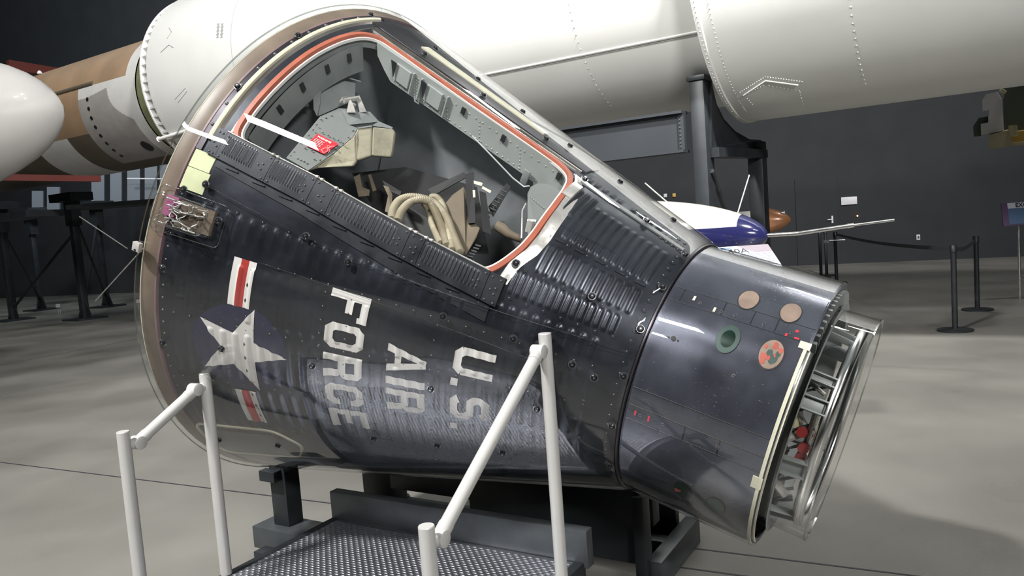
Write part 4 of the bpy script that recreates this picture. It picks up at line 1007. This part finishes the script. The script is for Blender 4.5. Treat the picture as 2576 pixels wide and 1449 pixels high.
mb.tube([rpt(-1.0, ts, RR1), rpt(RJ, ts, RR1)], .016, 6); mb.tube([rpt(-1.0, ts+.9, RR1), rpt(RJ, ts+.9, RR1)], .007, 6)
mb.each('weld_seam', 'rocket', rocket, smooth=60)
mb = MB()
for s in (-.6, -3.4): mb.lathe((0, 0, 0), (1, 0, 0), [(s, RR1+.0015), (s+.008, RR1+.0015)], 96)
def line(pts, R, w=.006):
    mb.tube([onrocket(x, y, R+.001) for x, y in pts], w, 5)
line([(404, 132), (425, 113), (437, 120)], RR1); line([(420, 98), (432, 80), (425, 70)], RR1); line([(440, 250), (466, 222)], RR1, .004); line([(448, 258), (470, 230)], RR1, .004)
mb.build('panel_lines', 'rocket_line', rocket, smooth=60)
mb = MB(); mb.tube([onrocket(1870, 240, RR2+.012), onrocket(1926, 203, RR2+.012), onrocket(2008, 214, RR2+.012)], .007, 6); 
for (x0, y0), (x1, y1), n in (((1862, 232), (1925, 193), 12), ((1925, 193), (2018, 205), 14), ((1880, 248), (1893, 262), 3), ((1885, 232), (1920, 215), 5), ((1935, 215), (2010, 228), 8), ((2012, 232), (2022, 268), 5)):
    for k in range(n+1):
        p = onrocket(x0+(x1-x0)*k/n, y0+(y1-y0)*k/n, RR2); mb.dome(p, (0, p[1], p[2]), .008, .008, 6)
mb.build('access_hatch_trim', 'rocket_white', rocket, smooth=60)
mb = MB()
for k in range(4):
    for sgn in (0, 1):
        for up in (0, 1):
            x, y = 549+sgn*10+k*-.6, 62+k*9+(4 if up else 0); w_ = 4.0
            tri = [(x-w_, y+3), (x+w_, y+1), (x, y-4)] if up else [(x-w_, y-2), (x+w_, y-4), (x, y+4)]
            mb.add([onrocket(*q, RR1+.002) for q in tri], [(0, 1, 2)])
mb.build('triangle_marks', 'rocket_line', rocket)
# end flange with ladder-like openings
mb = MB(); mb.lathe((0, 0, 0), (1, 0, 0), [(RE-.21, RR1-.02), (RE-.21, RR1-.10), (RE-.18, RR1-.10), (RE-.18, RR1-.02)], 120, closed=True)
for t in np.arange(30, 180, 5.2):
    er = np.array([0, -math.sin(R_(t)), math.cos(R_(t))]); et = np.array([0, -math.cos(R_(t)), -math.sin(R_(t))]); mb.box(rpt(RE-.09, t, RR1-.06), (.09, .014, .03), (np.array([1., 0, 0]), et, er))
mb.build('end_flange', 'rocket_white', rocket, smooth=30)
mb = MB(); mb.lathe((0, 0, 0), (1, 0, 0), [(RE-.19, RR1-.105), (RE, RR1-.105)], 96); mb.build('flange_wall', 'rocket', rocket, smooth=40)
a = onrocket(400, 350, RR1+.03); mb = MB(); b = onrocket(440, 338, RR1+.03); mb.tube([a, b, b+(b-a)], .03, 8); mb.dome(a, a-b, .045, .05, 10); mb.build('conduit', 'rocket_white', rocket, smooth=60)

# camouflaged stage in line with it
RM = 1.10
stage = thing('camouflaged_stage', 'tan, brown and white camouflaged missile stage at the far left end of the white rocket', 'missile stage', mw=RW)
MB().lathe((0, 0, 0), (1, 0, 0), [(RE-.19, RM-.02), (RE-1.0, RM-.02)], 96).build('metal_collar', 'olive', stage, smooth=40)
V = []; F = []; Mi = []; SS = np.linspace(RE-1.0, RE-9, 420); TT = np.concatenate([np.arange(20, 180, .5), np.arange(180, 380, 5)]); NT = len(TT)
for s in SS:
    for t in TT: V.append(rpt(s, t, RM))
def camo(s, t):
    x = RE-s
    if t > 360: t -= 360
    if t > 180: t = 360-t
    if x < 1.28: return 2
    if 76 < t < 160 and x < 2.75:
        e = .9+.95/(1+math.exp((t-112)/7.0)); return 3 if (x > e and t > 84+2.5*math.sin(x*3)) else 2
    if t < 118 and x < 5: return 0
    if x < 3.5: return 1
    if t > 108 and x < 4.7: return 2
    return 1 if t > 120 or x > 7 else 0
for i in range(len(SS)-1):
    for j in range(NT): F.append((i*NT+j, i*NT+(j+1) % NT, (i+1)*NT+(j+1) % NT, (i+1)*NT+j)); Mi.append(camo((SS[i]+SS[i+1])/2, TT[j]+.25))
mb = MB(); mb.add(V, F); mb.m = Mi; mb.build('camouflaged_skin', ['camo_tan', 'camo_brown', 'camo_grey', 'camo_shade'], stage, smooth=60)
mb = MB(); 
for t in np.arange(88, 150, 8.5): p = rpt(RE-2.45, t, RM-.01); mb.disc(p, (0, p[1], p[2]), .035, .02, 10)
p = rpt(RE-1.5, 142, RM-.01); mb.disc(p, (0, p[1], p[2]), .12, .02, 16)
mb.each('vent_hole', 'black_gap', stage, smooth=30)
mb = MB(); mb.tube([rpt(RE-2.3, 74, RM-.02), rpt(RE-5.6, 74, RM-.02)], .05, 8); mb.build('cable_fairing', 'camo_brown', stage, smooth=60)

# white nose cone far left, with red strips
tip = atd(160, 268, 9.3); q1 = atd(-260, 330, 8.6); ax_ = (q1-tip)/np.linalg.norm(q1-tip)
nose = thing('white_nose_cone', 'glossy white rounded nose cone at the left edge in front of the camouflaged stage', 'nose cone', tuple(tip))
pr_ = [(0, .001), (.02, .11), (.07, .22), (.15, .33), (.27, .44), (.42, .54), (.65, .65), (1.0, .78), (1.6, .92), (2.6, 1.0), (4, 1.05), (6, 1.05)]
MB().lathe((0, 0, 0), ax_, pr_, 72).build('nose_shell', 'nose_white', nose, smooth=60)
mb = MB(); mb.dome(atd(100, 186, 9.2)-tip, (0, 0, 1), .03, .04, 10); mb.dome(atd(75, 392, 9.2)-tip, (0, -1, -1), .03, .03, 10); mb.each('fitting', 'nose_white', nose, smooth=60)
sp = thing('red_support_beam', 'long dull red beam running behind the white nose cone and below the camouflaged stage', 'beam', tuple(atd(60, 452, 13)))
b0 = atd(60, 452, 13); mb = MB(); A = atd(-60, 446, 12)-b0; B = atd(250, 450, 13.5)-b0; d = B-A; l = np.linalg.norm(d); d /= l; s_ = np.cross(d, EZ); s_ /= np.linalg.norm(s_); mb.box((A+B)/2, (l/2, .06, .05), (d, s_, np.cross(s_, d))); mb.build('lower_beam', 'red_strip', sp)
mb = MB(); A = atd(20, 163, 15)-b0; B = atd(185, 190, 16)-b0; d = B-A; l = np.linalg.norm(d); d /= l; s_ = np.cross(d, EZ); s_ /= np.linalg.norm(s_); mb.box((A+B)/2, (l/2, .06, .09), (d, s_, np.cross(s_, d))); mb.build('upper_beam', 'red_strip', sp)

# rocket saddle: steel column, web plate and long grey beam
sd = thing('rocket_saddle', 'black steel saddle column and curved web holding up the white rocket', 'support', tuple(atz(1760, 640, 0)*0+atd(1762, 240, 8.0)*np.array([1, 1, 0])))
OS = np.array(sd.location)
ctop = atd(1760, 205, 8.0); cx_ = (ra, np.cross(EZ, ra), EZ)
mb = MB(); mb.bevbox(np.array([0, 0, ctop[2]/2]), (.075, .12, ctop[2]/2), cx_, .01); mb.build('column', 'steel_black', sd, smooth=30)
mb = MB(); mb.bevbox(np.array([0, 0, ctop[2]+.02]), (.095, .14, .025), cx_, .004); mb.build('column_cap', 'steel_black', sd, smooth=30)
c2 = atd(1905, 400, 9.6); mb = MB(); mb.bevbox(np.array([c2[0]-OS[0], c2[1]-OS[1], 1.2]), (.09, .11, 1.2), cx_, .01); mb.build('column', 'steel_black', sd, smooth=30)
q = [(1790, 204, 8.0), (1803, 262, 8.2), (1822, 300, 8.5), (1850, 330, 8.9), (1885, 350, 9.4), (1915, 352, 9.7), (1915, 378, 9.7), (1790, 376, 8.0)]
mb = MB(); mb.prism([atd(*k)-OS for k in q], ra*-.04); mb.build('curved_web', 'steel_black', sd)
mb = MB(); a = atd(1790, 384, 8.0)-OS; b = atd(1915, 388, 9.7)-OS; d = b-a; l = np.linalg.norm(d); d /= l; s_ = np.cross(d, EZ); s_ /= np.linalg.norm(s_); mb.box((a+b)/2, (l/2, .08, .05), (d, s_, np.cross(s_, d)))
a = atd(1790, 430, 8.0)-OS; b = atd(1850, 600, 8.9)-OS; mb.tube([a, b], .03, 6); mb.each('cross_member', 'steel_black', sd)
gb = thing('grey_girder', 'long grey steel girder below the white rocket, bolted to the black saddle column', 'girder', tuple(atd(1560, 370, 8.6)))
OG = atd(1560, 370, 8.6); B0 = atd(1724, 331, 8.02); zc = B0[2]; mb = MB(); A0 = B0-ra*5.5
m_ = (A0+B0)/2-OG; mb.box(m_, (2.75, .02, .20), cx_); mb.build('web', 'beam_grey', gb)
mb = MB()
for dz in (.20, -.20): mb.box(m_+EZ*dz, (2.75, .09, .014), cx_)
mb.box(B0-OG-ra*.03-np.cross(EZ, ra)*.03, (.03, .012, .19), cx_); mb.each('flange', 'beam_grey', gb)
mb = MB()
for k in range(9): mb.dome(B0-OG-ra*.04-np.cross(EZ, ra)*.045+EZ*(-.16+.04*k), -np.cross(EZ, ra), .010, .012, 6)
mb.each('bolt', 'kick', gb)

# ------------------------------------------------------------------ small space plane, sign and brown nose cone
spc = thing('space_plane', 'small white and dark blue winged test vehicle nose with a long metal air probe', 'aircraft', tuple(atd(1800, 580, 6.6)))
OP = atd(1800, 580, 6.6); N0 = atd(1932, 592, 6.3); N1 = atd(1640, 560+40, 6.9)
d = np.array([N0[0]-N1[0], N0[1]-N1[1], 0]); d /= np.linalg.norm(d)
sv = np.cross(d, EZ)   # toward viewer
def body(x):  # x metres back from nose -> (top, bottom, halfwidth) relative to nose axis
    t = min(x/1.3, 1); k = (1-(1-t)**2.2)**.62; k2 = (1-(1-min(x/1.25, 1))**2)**.52; return .325*k2+.002, -.30*k2-.002, .30*k2
V = []; F = []; Mi = []; nx_ = 60; nu, nd = 26, 40; na = nu+nd
for i in range(nx_+1):
    x = 2.4*(i/nx_)**1.6+.0005; tp, bt, hw = body(x); zc_ = .045*min(x/1.2, 1)
    ab = math.asin(min(.999, max(0, (.09-zc_)/tp)))
    for a in [ab+(math.pi-2*ab)*k/nu for k in range(nu)]+[math.pi-ab+(math.pi+2*ab)*k/nd for k in range(nd)]:
        V.append(N0-OP-d*x+sv*hw*math.cos(a)+EZ*(zc_+(tp if math.sin(a) > 0 else -bt)*math.sin(a)))
for i in range(nx_):
    x = 2.4*((i+.5)/nx_)**1.6
    for k in range(na): F.append((i*na+k, i*na+(k+1) % na, (i+1)*na+(k+1) % na, (i+1)*na+k)); Mi.append(1 if (x < .20 or k >= nu) else 0)
F.append(tuple(range(nx_*na, (nx_+1)*na))); Mi.append(0); F.append(tuple(range(na))); Mi.append(1)
mb = MB(); mb.add(V, F); mb.m = Mi; mb.build('fuselage', ['plane_white', 'plane_blue'], spc, smooth=80)
mb = MB(); a = N0-OP+EZ*-.0; e1_ = atd(2010, 587, 6.15)-OP; e2_ = atd(2150, 566, 5.85)-OP; e3_ = atd(2251, 553, 5.65)-OP
mb.tube([a, e1_], .0165, 14); mb.tube([e1_, e2_], [.0165, .015], 14); mb.tube([e2_-(e2_-e1_)*.12, e2_], [.018, .016], 14); mb.tube([e2_, e3_], .0095, 12)
pb = mb.build('air_probe', 'alu', spc, smooth=50)
m_ = (e1_+e2_)/2+(e2_-e1_)*.15
c = atd(2105, 604, 5.95)-OP; mb = MB(); mb.tube([m_-EZ*.005, c], .0025, 6); mb.tube([c-d*.07, c+d*.06], .003, 6); mb.box(c-d*.075-EZ*.008, (.022, .004, .012), (d, sv, EZ)); mb.build('probe_vane', 'alu', pb)
mb = MB()
f0 = N0-OP-d*1.02; 
for k in range(7):
    zz = .25-.019*k; xx = 1.0
    tp, bt, hw = body(1.0); P = []
    for x in np.linspace(.86, 1.16, 6):
        tp, bt, hw = body(x); sa = min(.95, (zz)/tp); P.append(N0-OP-d*x+sv*(hw*math.sqrt(1-sa*sa)+.002)+EZ*(.045*min(x/1.2, 1)+zz))
    mb.tube(P, .0045, 4)
mb.each('flag_stripe', 'placard_red', spc)
mb = MB()
random.seed(5)
for k in range(9):
    x = random.uniform(.1, .3); a = random.uniform(-.9, .1); tp, bt, hw = body(x); c = N0-OP-d*x+sv*hw*math.cos(a)+EZ*(.045*min(x/1.2, 1)-bt*math.sin(a)); mb.disc(c, sv*math.cos(a)+EZ*math.sin(a)+d*.3, .006, .003, 8)
mb.each('sensor_port', 'alu', spc)
# stand below the plane
mb = MB(); mb.box(np.array([0, 0, -(OP[2])/2-.1])-d*.3, (.3, .12, OP[2]/2-.12), (d, sv, EZ)); mb.build('display_pedestal', 'steel_black', spc)

bn = thing('brown_nose_cone', 'glossy brown pointed nose cone with a light grey collar behind the blue plane nose', 'nose cone', tuple(atd(1950, 555, 10.4)))
OB = atd(1950, 555, 10.4); T_ = atd(1990, 552, 10.3); u_ = -ra
MB().lathe(T_-OB, u_, [(0, .001), (.012, .03), (.05, .07), (.12, .115), (.22, .155), (.34, .18)], 40).build('cone', 'nose_brown', bn, smooth=60)
MB().lathe(T_-OB+u_*.34, u_, [(0, .13), (.0, .15), (.45, .15), (.45, .001)], 40).build('collar', 'rocket_white', bn, smooth=40)
mb = MB(); mb.prism([atd(1963, 534, 10.3)-OB, atd(1973, 531, 10.3)-OB, atd(1973, 538, 10.3)-OB], ra*.01+EZ*.0-np.cross(EZ, ra)*.01); mb.build('tab', 'alu', bn)
mb = MB(); mb.box(T_-OB+u_*.5-EZ*(T_[2]/2+.12), (.05, .05, T_[2]/2-.1), cx_); mb.build('pedestal', 'steel_black', bn)
for (x0, y0, x1, y1, dd, lab) in ((1856, 535, 1885, 440, 6.45, 'thin pale rod slanting up to the right above the white plane body'), (1678, 508, 1622, 460, 6.75, 'thin pale rod slanting up to the left beside the two wall boxes')):
    o = MB().tube([atd(x0, y0, dd), atd(x1, y1, dd)], .006, 8).build('slanted_rod', 'silver', None, smooth=60); tag(o, lab, 'rod')

# lectern sign for the plane
S0 = [atd(1808, 622, 5.2), atd(1937, 614, 5.2), atd(1968, 669, 4.95), atd(1800, 690, 4.95)]
sg = thing('plane_sign', 'tilted white and mauve text panel reading X-40A in front of the blue plane', 'sign', tuple(S0[3])); OQ = S0[3]
sx = (S0[1]-S0[0]); sx /= np.linalg.norm(sx); sy = S0[1]-S0[2]; sy -= sx*(sy@sx); hS = np.linalg.norm(sy); sy /= hS; sn = np.cross(sx, sy); wS = .62
BL = S0[2]-sx*wS-OQ
def sp_(x, y, o=0): return BL+sx*x*wS+sy*y*hS+sn*o
mb = MB(); mb.prism([sp_(0, 0), sp_(1, 0), sp_(1, 1), sp_(0, 1)], -sn*.012); brd = mb.build('sign_board', 'sign_white', sg)
mb = MB(); mb.add([sp_(.65, 1, .001), sp_(.82, .66, .001), sp_(1, .68, .001), sp_(1, 1, .001)], [(0, 1, 2, 3)]); mb.build('mauve_panel', 'sign_grey', brd)
mb = MB(); mb.add([sp_(.44, .86, .001), sp_(.58, .86, .001), sp_(.58, .95, .001), sp_(.44, .95, .001)], [(0, 1, 2, 3)]); mb.build('blue_flash', 'sign_blue', brd)
mb = MB(); put_text(mb, 'X-40A', .082, sp_(.575, .76, .0015), sx, sy, .001); 
for k in range(13): y = .60-.04*k; mb.add([sp_(.64, y, .0012), sp_(.97-.02*(k % 3), y, .0012), sp_(.97-.02*(k % 3), y+.012, .0012), sp_(.64, y+.012, .0012)], [(0, 1, 2, 3)])
mb.build('print', 'ink', brd)
mb = MB(); c = sp_(.5, .5, -.02); z_ = c[2]+OQ[2]; mb.box(c-EZ*(z_/2), (.03, .03, z_/2-.05), AX); mb.box(c-EZ*(z_-.01), (.18, .15, .01), AX); mb.build('stand', 'steel_black', sg)

# ------------------------------------------------------------------ stanchions
def stanchion(P, label, h=1.0):
    r = thing('belt_stanchion', label, 'stanchion', (P[0], P[1], 0), group='black belt stanchions')
    MB().tube([(0, 0, 0), (0, 0, .018), (0, 0, .032)], [.19, .19, .06], 32).build('base', 'steel_black', r, smooth=30)
    MB().tube([(0, 0, .03), (0, 0, h-.09)], .031, 20).build('pole', 'steel_black', r, smooth=40)
    MB().tube([(0, 0, h-.09), (0, 0, h-.085), (0, 0, h-.01), (0, 0, h)], [.031, .038, .038, .03], 20).build('belt_head', 'steel_black', r, smooth=40); return r
PA, PB = atz(2403, 832, 0), atz(2459, 780, 0)
stanchion(PA, 'black belt stanchion nearest the camera on the right-hand floor'); stanchion(PB, 'black belt stanchion just behind and to the right of the nearest one')
PCs = [atz(2105, 712, 0), atz(2066, 700, 0), atz(2080, 694, 0)]
for P, lb in zip(PCs, ('far black belt stanchion, rightmost of the three seen above the capsule end', 'far black belt stanchion, leftmost of the three seen above the capsule end', 'far black belt stanchion, middle of the three seen above the capsule end')): stanchion(P, lb)
def belt(a, b, lab):
    a = np.array([a[0], a[1], .95]); b = np.array([b[0], b[1], .95]); mb = MB(); V = []; n = 12; d = b-a; u = d/np.linalg.norm(d); q = np.cross(u, EZ)*.002
    for i in range(n+1):
        c = a+d*i/n-EZ*.05*math.sin(math.pi*i/n); V += [c+EZ*.024-q, c-EZ*.024-q, c-EZ*.024+q, c+EZ*.024+q]
    F = [(i*4+k, i*4+(k+1) % 4, (i+1)*4+(k+1) % 4, (i+1)*4+k) for i in range(n) for k in range(4)]+[(0, 1, 2, 3), (n*4+3, n*4+2, n*4+1, n*4)]
    tag(mb.add(V, F).build('stanchion_belt', 'belt', None, smooth=30), lab, 'belt')
u_ = (PB-PA)/np.linalg.norm(PB-PA)
belt(PA+u_*.04, PB-u_*.04, 'short dark belt between the two nearer stanchions on the right')
u2 = (PCs[0]-PA)/np.linalg.norm(PCs[0]-PA); belt(PA+u2*.04, PCs[0]-u2*.04, 'long dark belt running back from the nearest stanchion')
u3 = (PCs[1]-PB)/np.linalg.norm(PCs[1]-PB)

# ------------------------------------------------------------------ wall fittings
def wall_at(px, py, off=.03):
    d = ray(px, py); t = ((WP-W2*off-CAMP)@W2)/(d@W2); return CAMP+d*t
def plate(name, px, py, w_, h_, m, label, cat, dep=.02):
    c = wall_at(px, py, dep); mb = MB(); mb.bevbox((0, 0, 0), (w_/2, dep, h_/2), (W1, W2, EZ), .003); o = mb.build(name, m, None, smooth=30); o.location = tuple(c); tag(o, label, cat); return o
plate('wall_plaque', 2136, 505, .36, .19, 'pod_white', 'small grey rectangular plaque on the dark back wall above the door', 'plaque')
o = plate('wall_box', 1674, 492, .085, .095, 'board_white', 'small white box on the dark wall, left of the yellow one', 'wall box'); o = plate('wall_box', 1696, 491, .085, .095, 'gold', 'small yellow box on the dark wall, right of the white one', 'wall box')
o = plate('power_outlet', 2310, 597, .08, .13, 'board_white', 'white power outlet low on the dark back wall at right', 'outlet', .012)
c = MB(); c.box((0, -.012, 0), (.018, .004, .03), (W1, W2, EZ)); k = c.build('socket', 'ink', o)
door = thing('door_1', 'dark grey exit door in the back wall', 'door', tuple(wall_at(2060, 640, .0)*np.array([1, 1, 0]))); del door['label']; del door['category']; door['kind'] = 'structure'
dz = np.array(door.location); mb = MB(); mb.box(EZ*1.1-W2*.02, (.5, .02, 1.1), (W1, W2, EZ)); mb.build('door_leaf', 'black_wall', door)
h_ = wall_at(2094, 552, .05); mb = MB(); mb.box(h_-dz, (.02, .02, .09), (W1, W2, EZ)); mb.box(h_-dz-W1*.05-W2*.03, (.06, .012, .012), (W1, W2, EZ)); mb.build('door_handle', 'pod_white', door)
c = wall_at(2157, 543, .05); o = MB().disc((0, 0, 0), -W2, .018, .01, 12).build('indicator_light', 'led', None); o.location = tuple(c); tag(o, 'tiny orange indicator light on the dark back wall', 'light')

# far information sign on the right edge
IS = [atd(2525, 519, 11.0), atd(2525, 569, 11.0)]
sg = thing('information_sign', 'blue and purple information panel on grey legs at the right edge', 'sign', (IS[1][0], IS[1][1], 0)); OI = np.array([IS[1][0], IS[1][1], 0]); hh = IS[0][2]-IS[1][2]
ex = np.array([math.cos(-.1), math.sin(-.1), 0]); ey = np.array([.0, .15, .98]); ey /= np.linalg.norm(ey); en = np.cross(ex, ey); z0 = IS[1][2]
def ip(x, y, o=0): return EZ*z0+ex*x+ey*y+en*o
mb = MB(); mb.prism([ip(0, 0), ip(.9, 0), ip(.9, .33), ip(0, .33)], -en*.02); brd = mb.build('panel', 'sign_purple', sg)
mb = MB(); mb.add([ip(.08, .02, .002), ip(.88, .02, .002), ip(.88, .31, .002), ip(.08, .31, .002)], [(0, 1, 2, 3)]); mb.build('blue_face', 'sign_blue', brd)
mb = MB(); mb.add([ip(.08, .245, .003), ip(.88, .245, .003), ip(.88, .325, .003), ip(.08, .325, .003)], [(0, 1, 2, 3)]); mb.build('title_strip', 'sign_white', brd)
mb = MB(); put_text(mb, 'EXCELSIOR', .085, ip(.40, .285, .004), ex, ey, .002); mb.build('title', 'ink', brd)
mb = MB()
for x in (.22, .68): mb.tube([ip(x, .1, -.02)*np.array([1, 1, 0])+EZ*.0, ip(x, .1, -.02)], .016, 8)
mb.tube([EZ*.35+ex*.24, EZ*.35+ex*.66], .01, 6); mb.tube([EZ*.30+ex*.24, EZ*.02+ex*.66], .008, 6); mb.each('leg', 'alu', sg, smooth=40)

# hanging instrument pod on the right
pod = thing('instrument_pod', 'white box instruments on a cream and ochre tray hanging below the rocket at right', 'equipment', tuple(atd(2530, 300, 9.2))); OI = atd(2530, 300, 9.2)
def pp_(q, dd, th): return [atd(x, y, dd)-OI for x, y in q], ray(2560, 250)*th
def pod_part(name, m, *polys):
    mb = MB()
    for q, dd, th in polys: P, e = pp_(q, dd, th); mb.prism(P, e)
    return mb.build(name, m, pod)
pod_part('upper_instrument', 'pod_white', ([(2471, 252), (2480, 237), (2508, 231), (2520, 252), (2520, 287), (2488, 290), (2488, 277), (2472, 280)], 9.0, .3))
pod_part('lower_instrument', 'pod_white', ([(2467, 312), (2486, 308), (2486, 290), (2521, 286), (2524, 329), (2468, 340)], 9.05, .3))
pod_part('side_camera', 'pod_green', ([(2448, 318), (2462, 297), (2486, 293), (2486, 312), (2467, 316), (2468, 342), (2450, 344)], 9.1, .25))
pod_part('cream_tray', 'pod_cream', ([(2486, 340), (2535, 328), (2548, 360), (2600, 352), (2600, 362), (2487, 375)], 9.0, .8))
pod_part('ochre_panel', 'gold', ([(2533, 335), (2600, 325), (2600, 352), (2546, 360)], 9.05, .6))
pod_part('green_canister', 'pod_green', ([(2522, 222), (2600, 206), (2600, 328), (2526, 330)], 9.3, .6))
mb = MB(); mb.tube([atd(2517, 226, 9.0)-OI, atd(2529, 233, 9.0)-OI], .022, 10); mb.tube([atd(2524, 236, 9.0)-OI, atd(2525, 245, 9.0)-OI, atd(2519, 252, 9.0)-OI], .006, 6); mb.tube([atd(2548, 316, 8.98)-OI, atd(2549, 342, 8.98)-OI], .045, 16); mb.each('cream_fitting', 'pod_cream', pod, smooth=50)
mb = MB(); mb.tube([atd(2580, 205, 9.3)-OI, np.array([atd(2580, 205, 9.3)[0], atd(2580, 205, 9.3)[1], 13.9])-OI], .01, 6); mb.build('hanging_cable', 'steel_black', pod)

# ------------------------------------------------------------------ stands and partition at far left
def trestle(P, label, w_=.9, h=3.0, leg=.17, off=0):
    r = thing('rocket_trestle', label, 'stand', (P[0], P[1], 0)); u = ra; v = np.cross(EZ, ra); ax3 = (u, v, EZ)
    mb = MB(); mb.bevbox((0, 0, h/2), (leg/2, leg/2, h/2), ax3, .01); mb.build('post', 'steel_black', r, smooth=30)
    mb = MB(); mb.box((0, 0, .02), (.38, .38, .02), ax3)
    for s in (-1, 1): mb.prism([u*s*.08, u*s*.34, u*s*.08+EZ*.5], v*.02)
    mb.build('base_plate', 'steel_black', r)
    mb = MB(); mb.box(EZ*(h+.05), (.5, .28, .1), ax3); mb.box(EZ*(h-.35), (.16, .12, .3), ax3); mb.build('head', 'steel_black', r)
    return r
T1 = atz(215, 803, 0); T2 = atz(35, 806, 0); T3 = atz(270, 772, 0); T4 = atz(105, 780, 0)
trestle(T1, 'black steel trestle post nearest the capsule, under the camouflaged stage'); trestle(T2, 'black steel trestle post at the far left edge'); trestle(T3, 'thin black trestle post behind the nearest one, on its right', leg=.14); trestle(T4, 'black trestle post behind, between the two front ones', leg=.14)
for a, b, za, zb, lab in ((T1, T3, 2.7, .3, 'crossed brace rod running down from the near trestle to the rear one'), (T1+ra*0, T3, .25, 2.6, 'bright brace rod rising from the near trestle foot towards the capsule rim'), (T2, T1, .3, 2.2, 'dark diagonal brace rising from the left trestle to the near one'), (T4, T2, .3, 2.4, 'dark diagonal brace between the two leftmost trestles')):
    mb = MB(); mb.tube([np.array([a[0], a[1], za]), np.array([b[0], b[1], zb])], .035, 8); tag(mb.build('diagonal_brace', 'steel_black', None, smooth=40), lab, 'brace')
st = thing('stay_rod', 'thin silver stay rod slanting down to the left trestle foot behind the capsule rim', 'rod', tuple(T1)); mb = MB(); mb.tube([atd(240, 757, 15.5)-T1, atd(360, 625, 14.5)-T1], .012, 6); mb.build('rod', 'silver', st)
tag(MB().tube([atd(200, 545, 16), atd(320, 625, 15.5)], .012, 6).build('stay_rod', 'silver', None), 'thin silver rod slanting down to the right before the dark wall at left', 'rod')
# raised work deck behind
dk = thing('raised_deck', 'dark raised deck edge running behind the trestles at left', 'deck', tuple(atd(100, 545, 17)))
OD = atd(100, 545, 17); mb = MB()
A = atd(-60, 544, 17)-OD; B = atd(165, 543, 17)-OD; mb.box((A+B)/2, (np.linalg.norm(B-A)/2, .4, .07), AX); mb.build('near_edge', 'steel_black', dk)
mb = MB(); A = atd(190, 516, 17.5)-OD; B = atd(420, 513, 17.5)-OD; mb.box((A+B)/2, (np.linalg.norm(B-A)/2, .4, .05), (np.array([1., 0, 0]), np.array([0, 1., 0]), EZ)); mb.build('far_edge', 'steel_black', dk)
pt = thing('panelled_partition', 'row of blue-grey panels with dark upright dividers under the camouflaged stage', 'partition', tuple(atd(300, 470, 25.5)))
OQ2 = atd(300, 470, 25.5); W_ = []
for x0, x1, y0, y1 in ((80, 108, 480, 540), (118, 150, 470, 540), (230, 262, 440, 515), (277, 306, 430, 513), (320, 352, 420, 512), (364, 395, 415, 511), (402, 430, 410, 510)):
    pts = [atd(x0, y1, 25.5)-OQ2, atd(x1, y1, 25.5)-OQ2, atd(x1, y0, 25.5)-OQ2, atd(x0, y0, 25.5)-OQ2]; mb = MB(); mb.prism(pts, FWD*.06); mb.build('panel', 'board_grey', pt)
mb = MB(); mb.tube([atd(320, 449, 25)-OQ2, atd(410, 450, 25)-OQ2], .02, 6); mb.build('guard_rail', 'pod_white', pt)
wb_ = thing('white_board', 'white upright board standing on the floor at the far left edge', 'board', tuple(atz(45, 745, 0)*np.array([1, 1, 0]))); c = atd(45, 683, 24); OW = np.array(wb_.location)
mb = MB(); mb.box((0, 0, 1.05), (.25, .03, .50)); mb.build('board', 'board_white', wb_); mb = MB(); mb.box((-.35, 0, 1.0), (.09, .03, .5)); mb.box((0, .0, .28), (.03, .03, .28)); mb.build('frame', 'pod_green', wb_)
for px, py, lab in ((150, 768, 'small pale box on thin legs on the floor behind the trestles'), (352, 757, 'small pale box on thin legs half hidden behind the capsule rim')):
    P = atz(px, py+20, 0); r = thing('floor_box', lab, 'box', tuple(P)); mb = MB(); mb.box((0, 0, .22), (.06, .04, .05)); mb.build('box', 'board_white', r)
    mb = MB(); mb.tube([(-.03, 0, 0), (-.03, 0, .17)], .008, 6); mb.tube([(.03, 0, 0), (.03, 0, .17)], .008, 6); mb.each('leg', 'board_white', r)

# ------------------------------------------------------------------ lamp fixtures in the ceiling, also for the added fill lamps
for i, (P, tgt, en, sz) in enumerate(LAMPS):
    P = np.array(P); d = np.array(tgt)-P; d /= np.linalg.norm(d); u = np.cross(d, EZ); u /= np.linalg.norm(u); v = np.cross(u, d)
    r = thing('spot_or_fill_fixture', 'black rectangular spotlight or added fill lamp hung from the dark ceiling', 'spotlight', tuple(P), group='ceiling spotlights'); r['label'] = 'black rectangular spotlight hung from the dark ceiling'
    mb = MB(); mb.box(-d*.12, (sz[0]/2+.04, sz[1]/2+.04, .10), (u, v, d)); mb.build('housing', 'lamp_body', r)
    mb = MB(); mb.tube([-d*.2, np.array([-d[0]*.2, -d[1]*.2, 13.95-P[2]])], .02, 8); mb.build('hanger', 'lamp_body', r)
